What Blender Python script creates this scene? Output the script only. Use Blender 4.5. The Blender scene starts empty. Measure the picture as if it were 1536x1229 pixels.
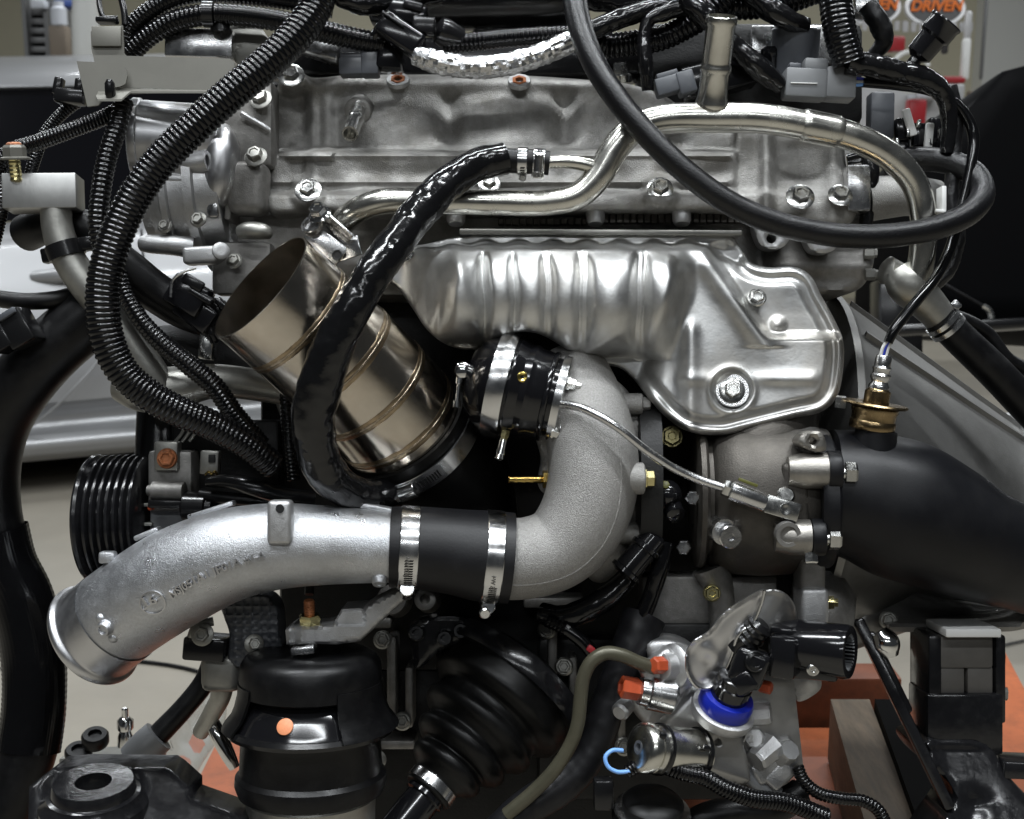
import bpy, bmesh, math, random
import numpy as np
from mathutils import Vector, Matrix, noise
from mathutils.geometry import delaunay_2d_cdt

C = bpy.context.scene.collection
sc = bpy.context.scene
pi = math.pi
RN = random.Random(11)

# ------------------------------------------------------------------ camera
FPX = 1854.0                      # focal length in photo pixels (1536 wide)
PITCH = math.radians(11.0)
CAM = Vector((0, 0, 0.95))
FW = Vector((0, math.cos(PITCH), -math.sin(PITCH)))
RT = Vector((1, 0, 0))
UP = Vector((0, math.sin(PITCH), math.cos(PITCH)))
cd = bpy.data.cameras.new('camera')
cam = bpy.data.objects.new('camera', cd)
C.objects.link(cam)
cam.location = CAM
cam.rotation_euler = (pi / 2 - PITCH, 0, 0)
cd.sensor_width = 36.0
cd.sensor_fit = 'HORIZONTAL'
cd.lens = 36.0 * FPX / 1536.0
cd.clip_start = 0.01
cd.clip_end = 100
cd.dof.use_dof = True
cd.dof.focus_distance = 0.97
cd.dof.aperture_fstop = 13.0
sc.camera = cam

# ------------------------------------------------------------------ world and lamps
w = bpy.data.worlds.new('World')
sc.world = w
w.use_nodes = True
w.node_tree.nodes['Background'].inputs[0].default_value = (0.86, 0.93, 1.0, 1)
w.node_tree.nodes['Background'].inputs[1].default_value = 0.035
sc.view_settings.view_transform = 'Standard'
sc.view_settings.look = 'None'
sc.view_settings.exposure = 0.0
sc.view_settings.gamma = 1.0
sc.render.film_transparent = False


def strip(x, y, z, lx, ly, watts, col=(1.0, 0.97, 0.93), rz=0.0):
    l = bpy.data.lights.new('ceiling_lamp', 'AREA')
    l.shape = 'RECTANGLE'
    l.size = lx
    l.size_y = ly
    l.energy = watts
    l.color = col
    o = bpy.data.objects.new('ceiling_lamp', l)
    o.location = (x, y, z)
    o.rotation_euler = (0, 0, rz)
    C.objects.link(o)
    return o


# rows of long ceiling strip lamps of the workshop
LC = (0.93, 0.97, 1.0)
strip(-0.9, 0.55, 3.1, 1.3, 0.10, 50, LC)
strip(0.9, 0.55, 3.1, 1.3, 0.10, 50, LC)
strip(0.0, -0.7, 3.1, 2.4, 0.10, 46, LC)
strip(-0.2, 1.9, 3.1, 2.4, 0.10, 55, LC)
strip(-3.0, 3.6, 3.3, 2.4, 0.16, 60, LC)
strip(3.2, 4.0, 3.3, 2.4, 0.16, 55, LC)
strip(-0.8, -2.6, 2.9, 1.5, 0.12, 20, LC)
strip(1.0, -2.6, 2.9, 1.5, 0.12, 20, LC)
strip(0.2, 6.5, 3.4, 5.0, 0.16, 100, LC)

# ------------------------------------------------------------------ pixel helpers: a photo pixel at a depth -> a point in the room


def P(x, y, z=0.0):
    k = 1 - z / FPX
    return CAM + (FW + RT * ((x - 768) / FPX) - UP * ((y - 614.5) / FPX)) * k


def S(z=0.0):
    return (1 - z / FPX) / FPX


def D(x, y, z):
    """direction: right, down, toward the camera"""
    return (RT * x - UP * y - FW * z).normalized()


ORG = {}


def tag(o, label=None, cat=None, group=None, kind=None):
    if label:
        o['label'] = label
    if cat:
        o['category'] = cat
    if group:
        o['group'] = group
    if kind:
        o['kind'] = kind
    return o


def thing(name, label, cat, loc, group=None):
    if not isinstance(loc, Vector):
        loc = P(*loc)
    o = bpy.data.objects.new(name, None)
    o.empty_display_size = 0.02
    C.objects.link(o)
    o.location = loc
    ORG[o.name] = loc.copy()
    tag(o, label, cat, group)
    return o


class MB:
    def __init__(s):
        s.v = []
        s.f = []

    def add(s, vs, fs):
        n = len(s.v)
        s.v.extend(vs)
        s.f.extend([tuple(i + n for i in f) for f in fs])
        return s

    def build(s, name, mat, parent=None, sharp=38, label=None, kind=None, solid=None):
        org = ORG[parent.name] if parent else Vector((0, 0, 0))
        me = bpy.data.meshes.new(name)
        me.from_pydata([(p - org)[:] for p in s.v], [], s.f)
        me.validate()
        bm = bmesh.new()
        bm.from_mesh(me)
        bmesh.ops.remove_doubles(bm, verts=bm.verts, dist=1e-6)
        bmesh.ops.recalc_face_normals(bm, faces=bm.faces)
        bm.to_mesh(me)
        bm.free()
        for p in me.polygons:
            p.use_smooth = True
        me.set_sharp_from_angle(angle=math.radians(sharp))
        o = bpy.data.objects.new(name, me)
        C.objects.link(o)
        me.materials.append(mat)
        if parent:
            o.parent = parent
        ORG[o.name] = org
        if label:
            o['label'] = label
        if kind:
            o['kind'] = kind
        return o


def solo(name, mb, mat, label, cat, group=None, sharp=38):
    """a thing that is one mesh, its origin at the middle of its points"""
    c = Vector((0, 0, 0))
    for v in mb.v:
        c += v
    c /= len(mb.v)
    o = mb.build(name, mat, None, sharp)
    o.data.transform(Matrix.Translation(-c))
    o.location = c
    ORG[o.name] = c.copy()
    tag(o, label, cat, group)
    return o


# ------------------------------------------------------------------ shapes
def catmull(pts, n):
    """pts: list of tuples; returns n+1 samples evenly spaced by length"""
    pts = [np.array(p, float) for p in pts]
    if len(pts) == 2:
        return [tuple(pts[0] + (pts[1] - pts[0]) * i / n) for i in range(n + 1)]
    q = [2 * pts[0] - pts[1]] + pts + [2 * pts[-1] - pts[-2]]
    fine = []
    for i in range(1, len(q) - 2):
        p0, p1, p2, p3 = q[i - 1:i + 3]
        d1 = max(np.linalg.norm((p1 - p0)[:3]), 1e-6) ** .5
        d2 = max(np.linalg.norm((p2 - p1)[:3]), 1e-6) ** .5
        d3 = max(np.linalg.norm((p3 - p2)[:3]), 1e-6) ** .5
        m1 = (p1 - p0) / d1 - (p2 - p0) / (d1 + d2) + (p2 - p1) / d2
        m2 = (p2 - p1) / d2 - (p3 - p1) / (d2 + d3) + (p3 - p2) / d3
        m1 = m1 * d2
        m2 = m2 * d2
        k = 24
        for j in range(k):
            t = j / k
            fine.append((2 * p1 - 2 * p2 + m1 + m2) * t ** 3 + (-3 * p1 + 3 * p2 - 2 * m1 - m2) * t * t + m1 * t + p1)
    fine.append(pts[-1])
    fine = np.array(fine)
    seg = np.linalg.norm(np.diff(fine[:, :3], axis=0), axis=1)
    cum = np.concatenate([[0], np.cumsum(seg)])
    out = []
    for t in np.linspace(0, cum[-1], n + 1):
        out.append(tuple(np.interp(t, cum, fine[:, k]) for k in range(fine.shape[1])))
    return out


def plen(pts):
    a = np.array([p[:3] for p in pts], float)
    return float(np.linalg.norm(np.diff(a, axis=0), axis=1).sum())


class Path:
    """a sampled path with frames; points (x,y,z[,r]) in photo pixels"""

    def __init__(s, pts, r=None, step=4.0, n=None):
        if r is not None:
            rr = r if isinstance(r, (list, tuple)) else [r] * len(pts)
            pts = [tuple(p[:3]) + (rr[i],) for i, p in enumerate(pts)]
        L = plen(pts)
        n = n or max(3, int(L / step))
        sm = catmull(pts, n)
        s.px = sm
        s.c = [P(*p[:3]) for p in sm]
        s.r = [p[3] * S(p[2]) for p in sm]
        s.sc = [S(p[2]) for p in sm]
        s.n = len(sm)
        s.len = L
        acc = 0
        s.s = [0.0]
        for i in range(1, s.n):
            acc += math.dist(sm[i][:3], sm[i - 1][:3])
            s.s.append(acc)
        s.t = []
        for i in range(s.n):
            a = s.c[max(0, i - 1)]
            b = s.c[min(s.n - 1, i + 1)]
            s.t.append((b - a).normalized())
        # reference: u as near as can be to the camera side, kept by transport
        u = (-FW) - s.t[0] * (-FW).dot(s.t[0])
        if u.length < 0.15:
            u = UP - s.t[0] * UP.dot(s.t[0])
        u.normalize()
        s.u = []
        s.w = []
        for i in range(s.n):
            u = (u - s.t[i] * u.dot(s.t[i])).normalized()
            s.u.append(u.copy())
            s.w.append(s.t[i].cross(u).normalized())

    def at(s, i, ang, r):
        return s.c[i] + (s.u[i] * math.cos(ang) + s.w[i] * math.sin(ang)) * r

    def surf(s, sp, ang, dr=0.0):
        """point on the surface at arc length sp (px), angle, raised dr px"""
        sp = max(0, min(s.s[-1] - 1e-3, sp))
        i = int(np.searchsorted(s.s, sp)) - 1
        i = max(0, min(s.n - 2, i))
        f = (sp - s.s[i]) / (s.s[i + 1] - s.s[i])
        r = s.r[i] + (s.r[i + 1] - s.r[i]) * f + dr * s.sc[i]
        return s.at(i, ang, r).lerp(s.at(i + 1, ang, r), f)


def tube(mb, pts, r=None, seg=16, step=4.0, prof=None, caps=True, hollow0=0, hollow1=0, wall=0.12):
    p = pts if isinstance(pts, Path) else Path(pts, r, step)
    rings = []

    def ring(i, scale, shift=0.0):
        vs = []
        for k in range(seg):
            a = 2 * pi * k / seg
            rr = p.r[i] * scale
            if prof and scale == 1:
                rr *= prof(p.s[i], a)
            vs.append(p.at(i, a, rr) + p.t[i] * shift)
        return vs

    if hollow0:
        d = hollow0 * p.sc[0]
        rings.append(ring(0, 1 - wall, d))
        rings.append(ring(0, 1 - wall))
    for i in range(p.n):
        rings.append(ring(i, 1))
    if hollow1:
        d = hollow1 * p.sc[-1]
        rings.append(ring(p.n - 1, 1 - wall))
        rings.append(ring(p.n - 1, 1 - wall, -d))
    vs = [v for r_ in rings for v in r_]
    fs = []
    for i in range(len(rings) - 1):
        for k in range(seg):
            a = i * seg + k
            b = i * seg + (k + 1) % seg
            fs.append((a, b, b + seg, a + seg))
    if caps:
        fs.append(tuple(range(seg))[::-1])
        n = (len(rings) - 1) * seg
        fs.append(tuple(range(n, n + seg)))
    mb.add(vs, fs)
    return p


def ribs(period, depth, power=2.2):
    def f(s, a):
        c = 0.5 + 0.5 * math.cos(2 * pi * s / period)
        return 1 - depth * c ** power
    return f


def wob(amp, ls, la=1.0, seed=0.0):
    def f(s, a):
        return 1 + amp * noise.noise((s / ls, math.cos(a) * la + seed, math.sin(a) * la))
    return f


def mul(*fs):
    def f(s, a):
        r = 1
        for g in fs:
            r *= g(s, a)
        return r
    return f


def frame(axis):
    A = axis if isinstance(axis, Vector) else D(*axis)
    u = UP - A * UP.dot(A)
    if u.length < 0.1:
        u = RT - A * RT.dot(A)
    u.normalize()
    return A, u, A.cross(u).normalized()


def lathe(mb, o, axis, profile, seg=28, rot=0.0, squash=1.0, cap=True):
    """profile [(along, radius)] in px at the depth of o"""
    s = S(o[2])
    O = P(*o)
    A, u, w_ = frame(axis)
    vs = []
    for (a, r) in profile:
        for k in range(seg):
            t = 2 * pi * k / seg + rot
            vs.append(O + A * (a * s) + (u * math.cos(t) + w_ * math.sin(t) * squash) * (max(r, 0.001) * s))
    fs = []
    m = len(profile)
    for i in range(m - 1):
        for k in range(seg):
            a = i * seg + k
            b = i * seg + (k + 1) % seg
            fs.append((a, b, b + seg, a + seg))
    if cap:
        fs.append(tuple(range(seg))[::-1])
        fs.append(tuple(range((m - 1) * seg, m * seg)))
    mb.add(vs, fs)
    return mb


def box(mb, c, size, ax=(1, 0, 0), ay=(0, 1, 0), bevel=1.5, seg=2, taper=None):
    """c px centre, size px along ax, ay and their cross; ax, ay as right/down/toward"""
    s = S(c[2])
    O = c if isinstance(c, Vector) else P(*c)
    X = D(*ax)
    Y = D(*ay)
    Y = (Y - X * Y.dot(X)).normalized()
    Z = X.cross(Y).normalized()
    bm = bmesh.new()
    bmesh.ops.create_cube(bm, size=1)
    for v in bm.verts:
        tx = ty = 1
        if taper and v.co.z > 0:
            tx, ty = taper
        v.co = Vector((v.co.x * size[0] * tx, v.co.y * size[1] * ty, v.co.z * size[2]))
    if bevel:
        bmesh.ops.bevel(bm, geom=bm.edges[:], offset=min(bevel, 0.45 * min(size)), segments=seg, affect='EDGES', profile=0.5)
    bm.verts.index_update()
    vs = [O + (X * v.co.x + Y * v.co.y + Z * v.co.z) * s for v in bm.verts]
    fs = [tuple(v.index for v in f.verts) for f in bm.faces]
    bm.free()
    mb.add(vs, fs)
    return mb


def smooth(pts, n=None, closed=True, step=6.0):
    pts = [tuple(p) for p in pts]
    if closed:
        ext = pts[-2:] + pts + pts[:3]
        ps = [p + (0.0,) for p in ext]
        L = plen(ps)
        full = catmull(ps, max(20, int(L / step * 1.5)))
        # keep only the loop portion
        out = []
        a = np.array(full)[:, :2]
        i0 = int(np.argmin(np.linalg.norm(a[:len(a) // 2] - np.array(pts[0]), axis=1)))
        dl = np.linalg.norm(a[len(a) // 2:] - np.array(pts[0]), axis=1)
        i1 = len(a) // 2 + int(np.argmin(dl))
        return [tuple(q) for q in a[i0:i1]]
    full = catmull([p + (0.0,) for p in pts], n or max(4, int(plen([p + (0,) for p in pts]) / step)))
    return [tuple(q[:2]) for q in full]


def area2(poly):
    return sum(poly[i][0] * poly[(i + 1) % len(poly)][1] - poly[(i + 1) % len(poly)][0] * poly[i][1] for i in range(len(poly)))


def edge_dist(pts, poly):
    """distance of each point to the outline"""
    a = np.array(poly, float)
    b = np.roll(a, -1, axis=0)
    p = np.array(pts, float)
    d = np.full(len(p), 1e9)
    for i in range(len(a)):
        ab = b[i] - a[i]
        t = np.clip(((p - a[i]) @ ab) / max(ab @ ab, 1e-9), 0, 1)
        q = a[i] + t[:, None] * ab
        d = np.minimum(d, np.linalg.norm(p - q, axis=1))
    return d


def inside(pts, poly):
    p = np.array(pts, float)
    a = np.array(poly, float)
    b = np.roll(a, -1, axis=0)
    r = np.zeros(len(p), bool)
    for i in range(len(a)):
        c = ((a[i, 1] > p[:, 1]) != (b[i, 1] > p[:, 1]))
        dy = b[i, 1] - a[i, 1]
        if abs(dy) < 1e-9:
            continue
        xs = (b[i, 0] - a[i, 0]) * (p[:, 1] - a[i, 1]) / dy + a[i, 0]
        r ^= c & (p[:, 0] < xs)
    return r


def densify(poly, step):
    out = []
    for i in range(len(poly)):
        a = poly[i]
        b = poly[(i + 1) % len(poly)]
        n = max(1, int(math.dist(a, b) / step + .5))
        for k in range(n):
            out.append((a[0] + (b[0] - a[0]) * k / n, a[1] + (b[1] - a[1]) * k / n))
    return out


def relief(mb, outline, zf, step=7.0, edge=6.0, skirt=20.0, holes=(), back=True):
    """a sheet with relief zf(x, y) (numpy), rounded rim and a skirt going back"""
    outline = densify(outline, step)
    if area2(outline) < 0:
        outline = outline[::-1]
    hs = []
    for h in holes:
        h = densify(h, step * .6)
        if area2(h) > 0:
            h = h[::-1]
        hs.append(h)
    a = np.array(outline)
    x0, y0 = a.min(0)
    x1, y1 = a.max(0)
    gx, gy = np.meshgrid(np.arange(x0, x1, step), np.arange(y0, y1, step * .87))
    gx = gx + (np.arange(gx.shape[0])[:, None] % 2) * step * .5
    g = np.stack([gx.ravel(), gy.ravel()], 1)
    g = g[inside(g, outline)]
    g = g[edge_dist(g, outline) > step * .45]
    for h in hs:
        if len(g):
            g = g[~inside(g, h)]
            g = g[edge_dist(g, h) > step * .4]
    # an extra inner ring keeps the rim round
    vs = [Vector(p) for p in outline]
    n0 = len(vs)
    es = [(i, (i + 1) % n0) for i in range(n0)]
    hr = []
    for h in hs:
        b = len(vs)
        vs += [Vector(p) for p in h]
        es += [(b + i, b + (i + 1) % len(h)) for i in range(len(h))]
        hr.append((b, len(h)))
    vs += [Vector(p) for p in g]
    ov, oe, of, _, _, _ = delaunay_2d_cdt(vs, es, [], 1 if not hs else 1, 1e-4)
    xy = np.array([(v[0], v[1]) for v in ov])
    if hs:
        cen = np.array([np.mean([xy[i] for i in f], axis=0) for f in of])
        keep = np.ones(len(of), bool)
        for h in hs:
            keep &= ~inside(cen, h)
        of = [f for f, k in zip(of, keep) if k]
    z = np.array(zf(xy[:, 0], xy[:, 1]), float) * np.ones(len(xy))
    if edge:
        d = edge_dist(xy, outline)
        for h in hs:
            d = np.minimum(d, edge_dist(xy, h))
        q = np.clip(1 - d / edge, 0, 1)
        z = z - edge * (1 - np.sqrt(np.clip(1 - q * q, 0, 1)))
    pts = [P(x, y, zz) for (x, y), zz in zip(xy, z)]
    fs = [tuple(f) for f in of]
    if skirt:
        # boundary edges of the triangulation
        cnt = {}
        for f in fs:
            for i in range(len(f)):
                e = (f[i], f[(i + 1) % len(f)])
                k = (min(e), max(e))
                cnt[k] = None if k in cnt else e
        m = {}
        for k, e in cnt.items():
            if e is None:
                continue
            for i in e:
                if i not in m:
                    m[i] = len(pts)
                    pts.append(pts[i] + FW * (skirt * S(0)))
            fs.append((e[1], e[0], m[e[0]], m[e[1]]))
    mb.add(pts, fs)
    return mb


def plate(mb, outline, z, thick, bevel=1.5, holes=(), zf=None, step=30.0):
    f = zf if zf else (lambda x, y: z + 0 * x)
    # closed flat plate: front relief + skirt + back
    relief(mb, outline, f, step=step, edge=0, skirt=thick, holes=holes)
    return mb


def circ(cx, cy, r, n=20, ry=None):
    return [(cx + r * math.cos(2 * pi * k / n), cy + (ry or r) * math.sin(2 * pi * k / n)) for k in range(n)]


def sstep(x, a, b):
    t = np.clip((x - a) / (b - a), 0, 1)
    return t * t * (3 - 2 * t)


def gau(x, c, w_):
    return np.exp(-((x - c) / w_) ** 2)


def bolt(parent, o, axis=(0, 0, 1), r=12, h=12, flange=1.45, mat=None, name='bolt', shank=0, dimple=True, rot=None, label=None):
    mb = MB()
    fl = r * flange
    if flange:
        lathe(mb, o, axis, [(-2, fl * .9), (0, fl), (2, fl), (4.0, r * 1.12)], 24)
    rt = RN.uniform(0, 1) if rot is None else rot
    pr = [(1, r), (h - 2, r), (h, r * .84)]
    if dimple:
        pr += [(h, r * .62), (h - 1.8, r * .5)]
    lathe(mb, o, axis, pr, 6, rot=rt)
    if shank:
        lathe(mb, o, axis, [(-shank, r * .55), (0, r * .55)], 12)
    return mb.build(name, mat or M['zinc'], parent, 30, label=label)

# ------------------------------------------------------------------ materials
M = {}


def mat(name, col, metal=0.0, rough=0.5, var=None, grain=None, rvar=None, spec=0.5, coat=0.0, dust=None, aniso=None, stretch=(1, 1, 1)):
    """col base colour; var (scale, amount) colour mottling; grain (scale, strength[, height]) bump;
    rvar (scale, amount) roughness mottling; dust (scale, colour, amount) second colour in patches"""
    m = bpy.data.materials.new(name)
    m.use_nodes = True
    nt = m.node_tree
    N = nt.nodes
    L = nt.links
    b = N['Principled BSDF']
    b.inputs['Base Color'].default_value = (*col, 1)
    b.inputs['Metallic'].default_value = metal
    b.inputs['Roughness'].default_value = rough
    b.inputs['Specular IOR Level'].default_value = spec
    b.inputs['Coat Weight'].default_value = coat
    b.inputs['Coat Roughness'].default_value = 0.08
    tc = N.new('ShaderNodeTexCoord')
    mp = N.new('ShaderNodeMapping')
    mp.inputs['Scale'].default_value = stretch
    L.new(tc.outputs['Object'], mp.inputs[0])

    def nz(scale, detail=4, rgh=0.6):
        n = N.new('ShaderNodeTexNoise')
        n.inputs['Scale'].default_value = scale
        n.inputs['Detail'].default_value = detail
        n.inputs['Roughness'].default_value = rgh
        L.new(mp.outputs[0], n.inputs['Vector'])
        return n

    colsock = None
    if var:
        n = nz(var[0], 6, 0.65)
        r = N.new('ShaderNodeMapRange')
        r.inputs['From Min'].default_value = 0.3
        r.inputs['From Max'].default_value = 0.7
        r.inputs['To Min'].default_value = 1 - var[1]
        r.inputs['To Max'].default_value = 1 + var[1]
        L.new(n.outputs['Fac'], r.inputs['Value'])
        mx = N.new('ShaderNodeVectorMath')
        mx.operation = 'SCALE'
        mx.inputs[0].default_value = col
        L.new(r.outputs[0], mx.inputs['Scale'])
        colsock = mx.outputs[0]
    if dust:
        n = nz(dust[0], 5, 0.7)
        r = N.new('ShaderNodeMapRange')
        r.inputs['From Min'].default_value = 0.48
        r.inputs['From Max'].default_value = 0.68
        r.inputs['To Max'].default_value = dust[2]
        L.new(n.outputs['Fac'], r.inputs['Value'])
        mi = N.new('ShaderNodeMix')
        mi.data_type = 'RGBA'
        L.new(r.outputs[0], mi.inputs['Factor'])
        if colsock:
            L.new(colsock, mi.inputs['A'])
        else:
            mi.inputs['A'].default_value = (*col, 1)
        mi.inputs['B'].default_value = (*dust[1], 1)
        colsock = mi.outputs['Result']
    if colsock:
        L.new(colsock, b.inputs['Base Color'])
    if rvar:
        n = nz(rvar[0], 4)
        r = N.new('ShaderNodeMapRange')
        r.inputs['From Min'].default_value = 0.3
        r.inputs['From Max'].default_value = 0.7
        r.inputs['To Min'].default_value = max(0.02, rough - rvar[1])
        r.inputs['To Max'].default_value = rough + rvar[1]
        L.new(n.outputs['Fac'], r.inputs['Value'])
        L.new(r.outputs[0], b.inputs['Roughness'])
    prev = None
    for g in (grain or []):
        n = nz(g[0], 3, 0.6)
        bp = N.new('ShaderNodeBump')
        bp.inputs['Strength'].default_value = g[1]
        bp.inputs['Distance'].default_value = g[2] if len(g) > 2 else 0.0005
        L.new(n.outputs['Fac'], bp.inputs['Height'])
        if prev:
            L.new(prev.outputs[0], bp.inputs['Normal'])
        prev = bp
    if prev:
        L.new(prev.outputs[0], b.inputs['Normal'])
    if aniso:
        b.inputs['Anisotropic'].default_value = aniso
    M[name] = m
    return m


mat('cast_cover', (0.295, 0.288, 0.273), 0.5, 0.48, var=(60, 0.3), grain=[(1000, 0.8, 0.0008), (160, 0.25, 0.0012)], dust=(26, (0.19, 0.18, 0.16), 0.75), rvar=(160, 0.1))
mat('cast_alu', (0.5, 0.5, 0.5), 0.85, 0.42, var=(60, 0.12), grain=[(1100, 0.55, 0.0006)], rvar=(200, 0.08))
mat('cast_bright', (0.56, 0.57, 0.59), 0.9, 0.36, var=(500, 0.1), grain=[(1100, 0.7, 0.0007), (250, 0.2, 0.001)], rvar=(60, 0.12), dust=(17, (0.4, 0.4, 0.4), 0.6))
mat('cast_elbow', (0.35, 0.342, 0.328), 0.7, 0.5, var=(700, 0.22), grain=[(1300, 1.0, 0.0008)], dust=(14, (0.36, 0.35, 0.33), 0.6))
mat('cast_dark', (0.27, 0.262, 0.248), 0.7, 0.48, var=(40, 0.3), grain=[(900, 0.5, 0.0006)], dust=(18, (0.14, 0.133, 0.122), 0.8))
mat('cast_steel', (0.085, 0.078, 0.069), 0.75, 0.48, var=(35, 0.25), grain=[(800, 0.45, 0.0006)], dust=(14, (0.06, 0.055, 0.05), 0.7))
mat('steel_lug', (0.3, 0.285, 0.26), 0.85, 0.36, var=(60, 0.25), grain=[(700, 0.3, 0.0006)])
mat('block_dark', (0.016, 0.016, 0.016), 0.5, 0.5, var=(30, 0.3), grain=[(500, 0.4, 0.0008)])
mat('machined', (0.62, 0.62, 0.62), 1.0, 0.24, var=(90, 0.08), grain=[(700, 0.1, 0.0004)], rvar=(90, 0.08))
mat('turned_alu', (0.6, 0.6, 0.61), 1.0, 0.36, rvar=(150, 0.05), grain=[(300, 0.1, 0.0005)])
mat('shield', (0.62, 0.62, 0.61), 1.0, 0.42, var=(26, 0.16), grain=[(420, 0.14, 0.0006), (60, 0.08, 0.003)], rvar=(38, 0.08), dust=(9, (0.46, 0.42, 0.36), 0.6))
mat('zinc', (0.62, 0.62, 0.60), 1.0, 0.22, var=(120, 0.12), rvar=(200, 0.08))
mat('zinc_tube', (0.63, 0.62, 0.57), 1.0, 0.24, var=(28, 0.14), grain=[(500, 0.06, 0.0004)], rvar=(60, 0.06))
mat('yellow_zinc', (0.62, 0.55, 0.28), 1.0, 0.25, var=(120, 0.15))
mat('chrome', (0.7, 0.7, 0.69), 1.0, 0.12, var=(200, 0.05))
mat('steel_band', (0.66, 0.66, 0.66), 1.0, 0.2, rvar=(120, 0.06), grain=[(300, 0.05, 0.0004)])
mat('titanium', (0.55, 0.50, 0.43), 1.0, 0.19, var=(14, 0.2), grain=[(260, 0.1, 0.0005)], rvar=(40, 0.06), dust=(12, (0.46, 0.39, 0.31), 0.6))
mat('heat_tint', (0.33, 0.255, 0.17), 1.0, 0.3, var=(90, 0.4), grain=[(420, 0.35, 0.0009)])
mat('weld', (0.42, 0.35, 0.26), 1.0, 0.25, var=(160, 0.3), grain=[(420, 0.5, 0.001)])
mat('brass', (0.60, 0.42, 0.13), 1.0, 0.2, var=(200, 0.1))
mat('bronze', (0.30, 0.22, 0.12), 1.0, 0.27, var=(60, 0.3), rvar=(80, 0.08))
mat('gold', (0.65, 0.5, 0.15), 1.0, 0.2)
mat('copper_rust', (0.32, 0.115, 0.045), 0.4, 0.5, var=(300, 0.4), grain=[(600, 0.4, 0.0006)])
mat('black_plastic', (0.007, 0.007, 0.0075), 0.0, 0.2, grain=[(300, 0.08, 0.0005)], spec=0.5)
mat('conduit', (0.003, 0.003, 0.0034), 0.0, 0.15, rvar=(120, 0.05), spec=0.4)
mat('rubber', (0.0035, 0.0035, 0.004), 0.0, 0.38, var=(60, 0.25), grain=[(700, 0.2, 0.0005)], rvar=(80, 0.08), spec=0.28, dust=(70, (0.011, 0.011, 0.0105), 0.4))
mat('rubber_grey', (0.006, 0.006, 0.0072), 0.0, 0.44, var=(40, 0.25), grain=[(600, 0.2, 0.0005)], spec=0.35, dust=(50, (0.014, 0.014, 0.0155), 0.4))
mat('boot', (0.003, 0.003, 0.003), 0.0, 0.4, var=(40, 0.25), rvar=(60, 0.08), spec=0.25, dust=(60, (0.008, 0.008, 0.0075), 0.4))
mat('hose_fabric', (0.004, 0.004, 0.0048), 0.0, 0.33, var=(90, 0.2), grain=[(620, 0.5, 0.0007)], spec=0.45)
mat('tape', (0.005, 0.005, 0.0055), 0.0, 0.14, grain=[(60, 0.2, 0.003), (260, 0.12, 0.001)], rvar=(60, 0.06))
mat('tape_matt', (0.012, 0.012, 0.013), 0.0, 0.33, grain=[(120, 0.5, 0.002), (420, 0.3, 0.001)])
mat('cerakote', (0.004, 0.0042, 0.0055), 0.0, 0.42, var=(30, 0.2), grain=[(1100, 0.14, 0.0004), (40, .05, .002)], rvar=(20, 0.07), spec=0.3, dust=(25, (0.010, 0.010, 0.011), 0.45))
mat('anodised', (0.006, 0.006, 0.007), 0.0, 0.13, spec=0.6)
mat('black_paint', (0.008, 0.008, 0.009), 0.0, 0.18, grain=[(160, 0.12, 0.001)], rvar=(60, 0.09), dust=(110, (0.03, 0.03, 0.03), 0.25))
mat('grey_plastic', (0.16, 0.165, 0.17), 0.0, 0.38, var=(60, 0.06))
mat('slate_plastic', (0.075, 0.08, 0.09), 0.0, 0.35)
mat('bracket_grey', (0.17, 0.165, 0.145), 0.4, 0.46, var=(30, 0.07), grain=[(900, 0.12, 0.0004)])
mat('billet', (0.42, 0.42, 0.41), 0.9, 0.4, var=(40, 0.12), grain=[(300, 0.15, 0.0006)], stretch=(1, 1, 0.25))
mat('dull_alu', (0.33, 0.325, 0.30), 0.85, 0.42, var=(30, 0.22), grain=[(300, 0.2, 0.0006)])
mat('sheet_alu', (0.36, 0.355, 0.345), 0.85, 0.4, var=(24, 0.16), grain=[(500, 0.12, 0.0005), (60, .06, .002)], rvar=(50, 0.07))
mat('foil', (0.66, 0.66, 0.66), 1.0, 0.26, grain=[(700, 0.3, 0.001)])
mat('olive_tube', (0.085, 0.08, 0.055), 0.35, 0.36, var=(40, 0.15))
mat('orange_cap', (0.42, 0.07, 0.025), 0.0, 0.35, var=(200, 0.1))
mat('orange_dot', (0.80, 0.30, 0.14), 0.0, 0.5, var=(400, 0.12))
mat('blue_plastic', (0.008, 0.02, 0.32), 0.0, 0.28)
mat('blue_wire', (0.2, 0.42, 0.85), 0.0, 0.35)
mat('navy_wire', (0.03, 0.05, 0.4), 0.0, 0.35)
mat('white_plastic', (0.7, 0.7, 0.68), 0.0, 0.4)
mat('dark_hole', (0.004, 0.004, 0.004), 0.0, 0.6)
mat('olive_green', (0.10, 0.10, 0.02), 0.0, 0.5)
# the room
mat('concrete', (0.255, 0.232, 0.192), 0.0, 0.55, var=(2.2, 0.14), grain=[(60, 0.1, 0.002)], dust=(1.3, (0.23, 0.215, 0.185), 0.6), spec=0.35)
mat('wall_paint', (0.42, 0.39, 0.29), 0.0, 0.7, var=(1.0, 0.04))
mat('white_paint', (0.55, 0.55, 0.52), 0.0, 0.6)
mat('silver_paint', (0.29, 0.292, 0.297), 0.5, 0.42, coat=0.35)
mat('black_car', (0.0015, 0.0015, 0.0018), 0.0, 0.6, spec=0.04)
mat('pad_grey', (0.075, 0.07, 0.064), 0.0, 0.55, var=(40, .15))
mat('glass_dark', (0.004, 0.004, 0.005), 0.0, 0.12, spec=0.35)
mat('orange_steel', (0.38, 0.105, 0.038), 0.0, 0.45, var=(14, 0.14), grain=[(120, 0.15, 0.001)], dust=(30, (0.22, 0.07, 0.03), 0.55))
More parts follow.
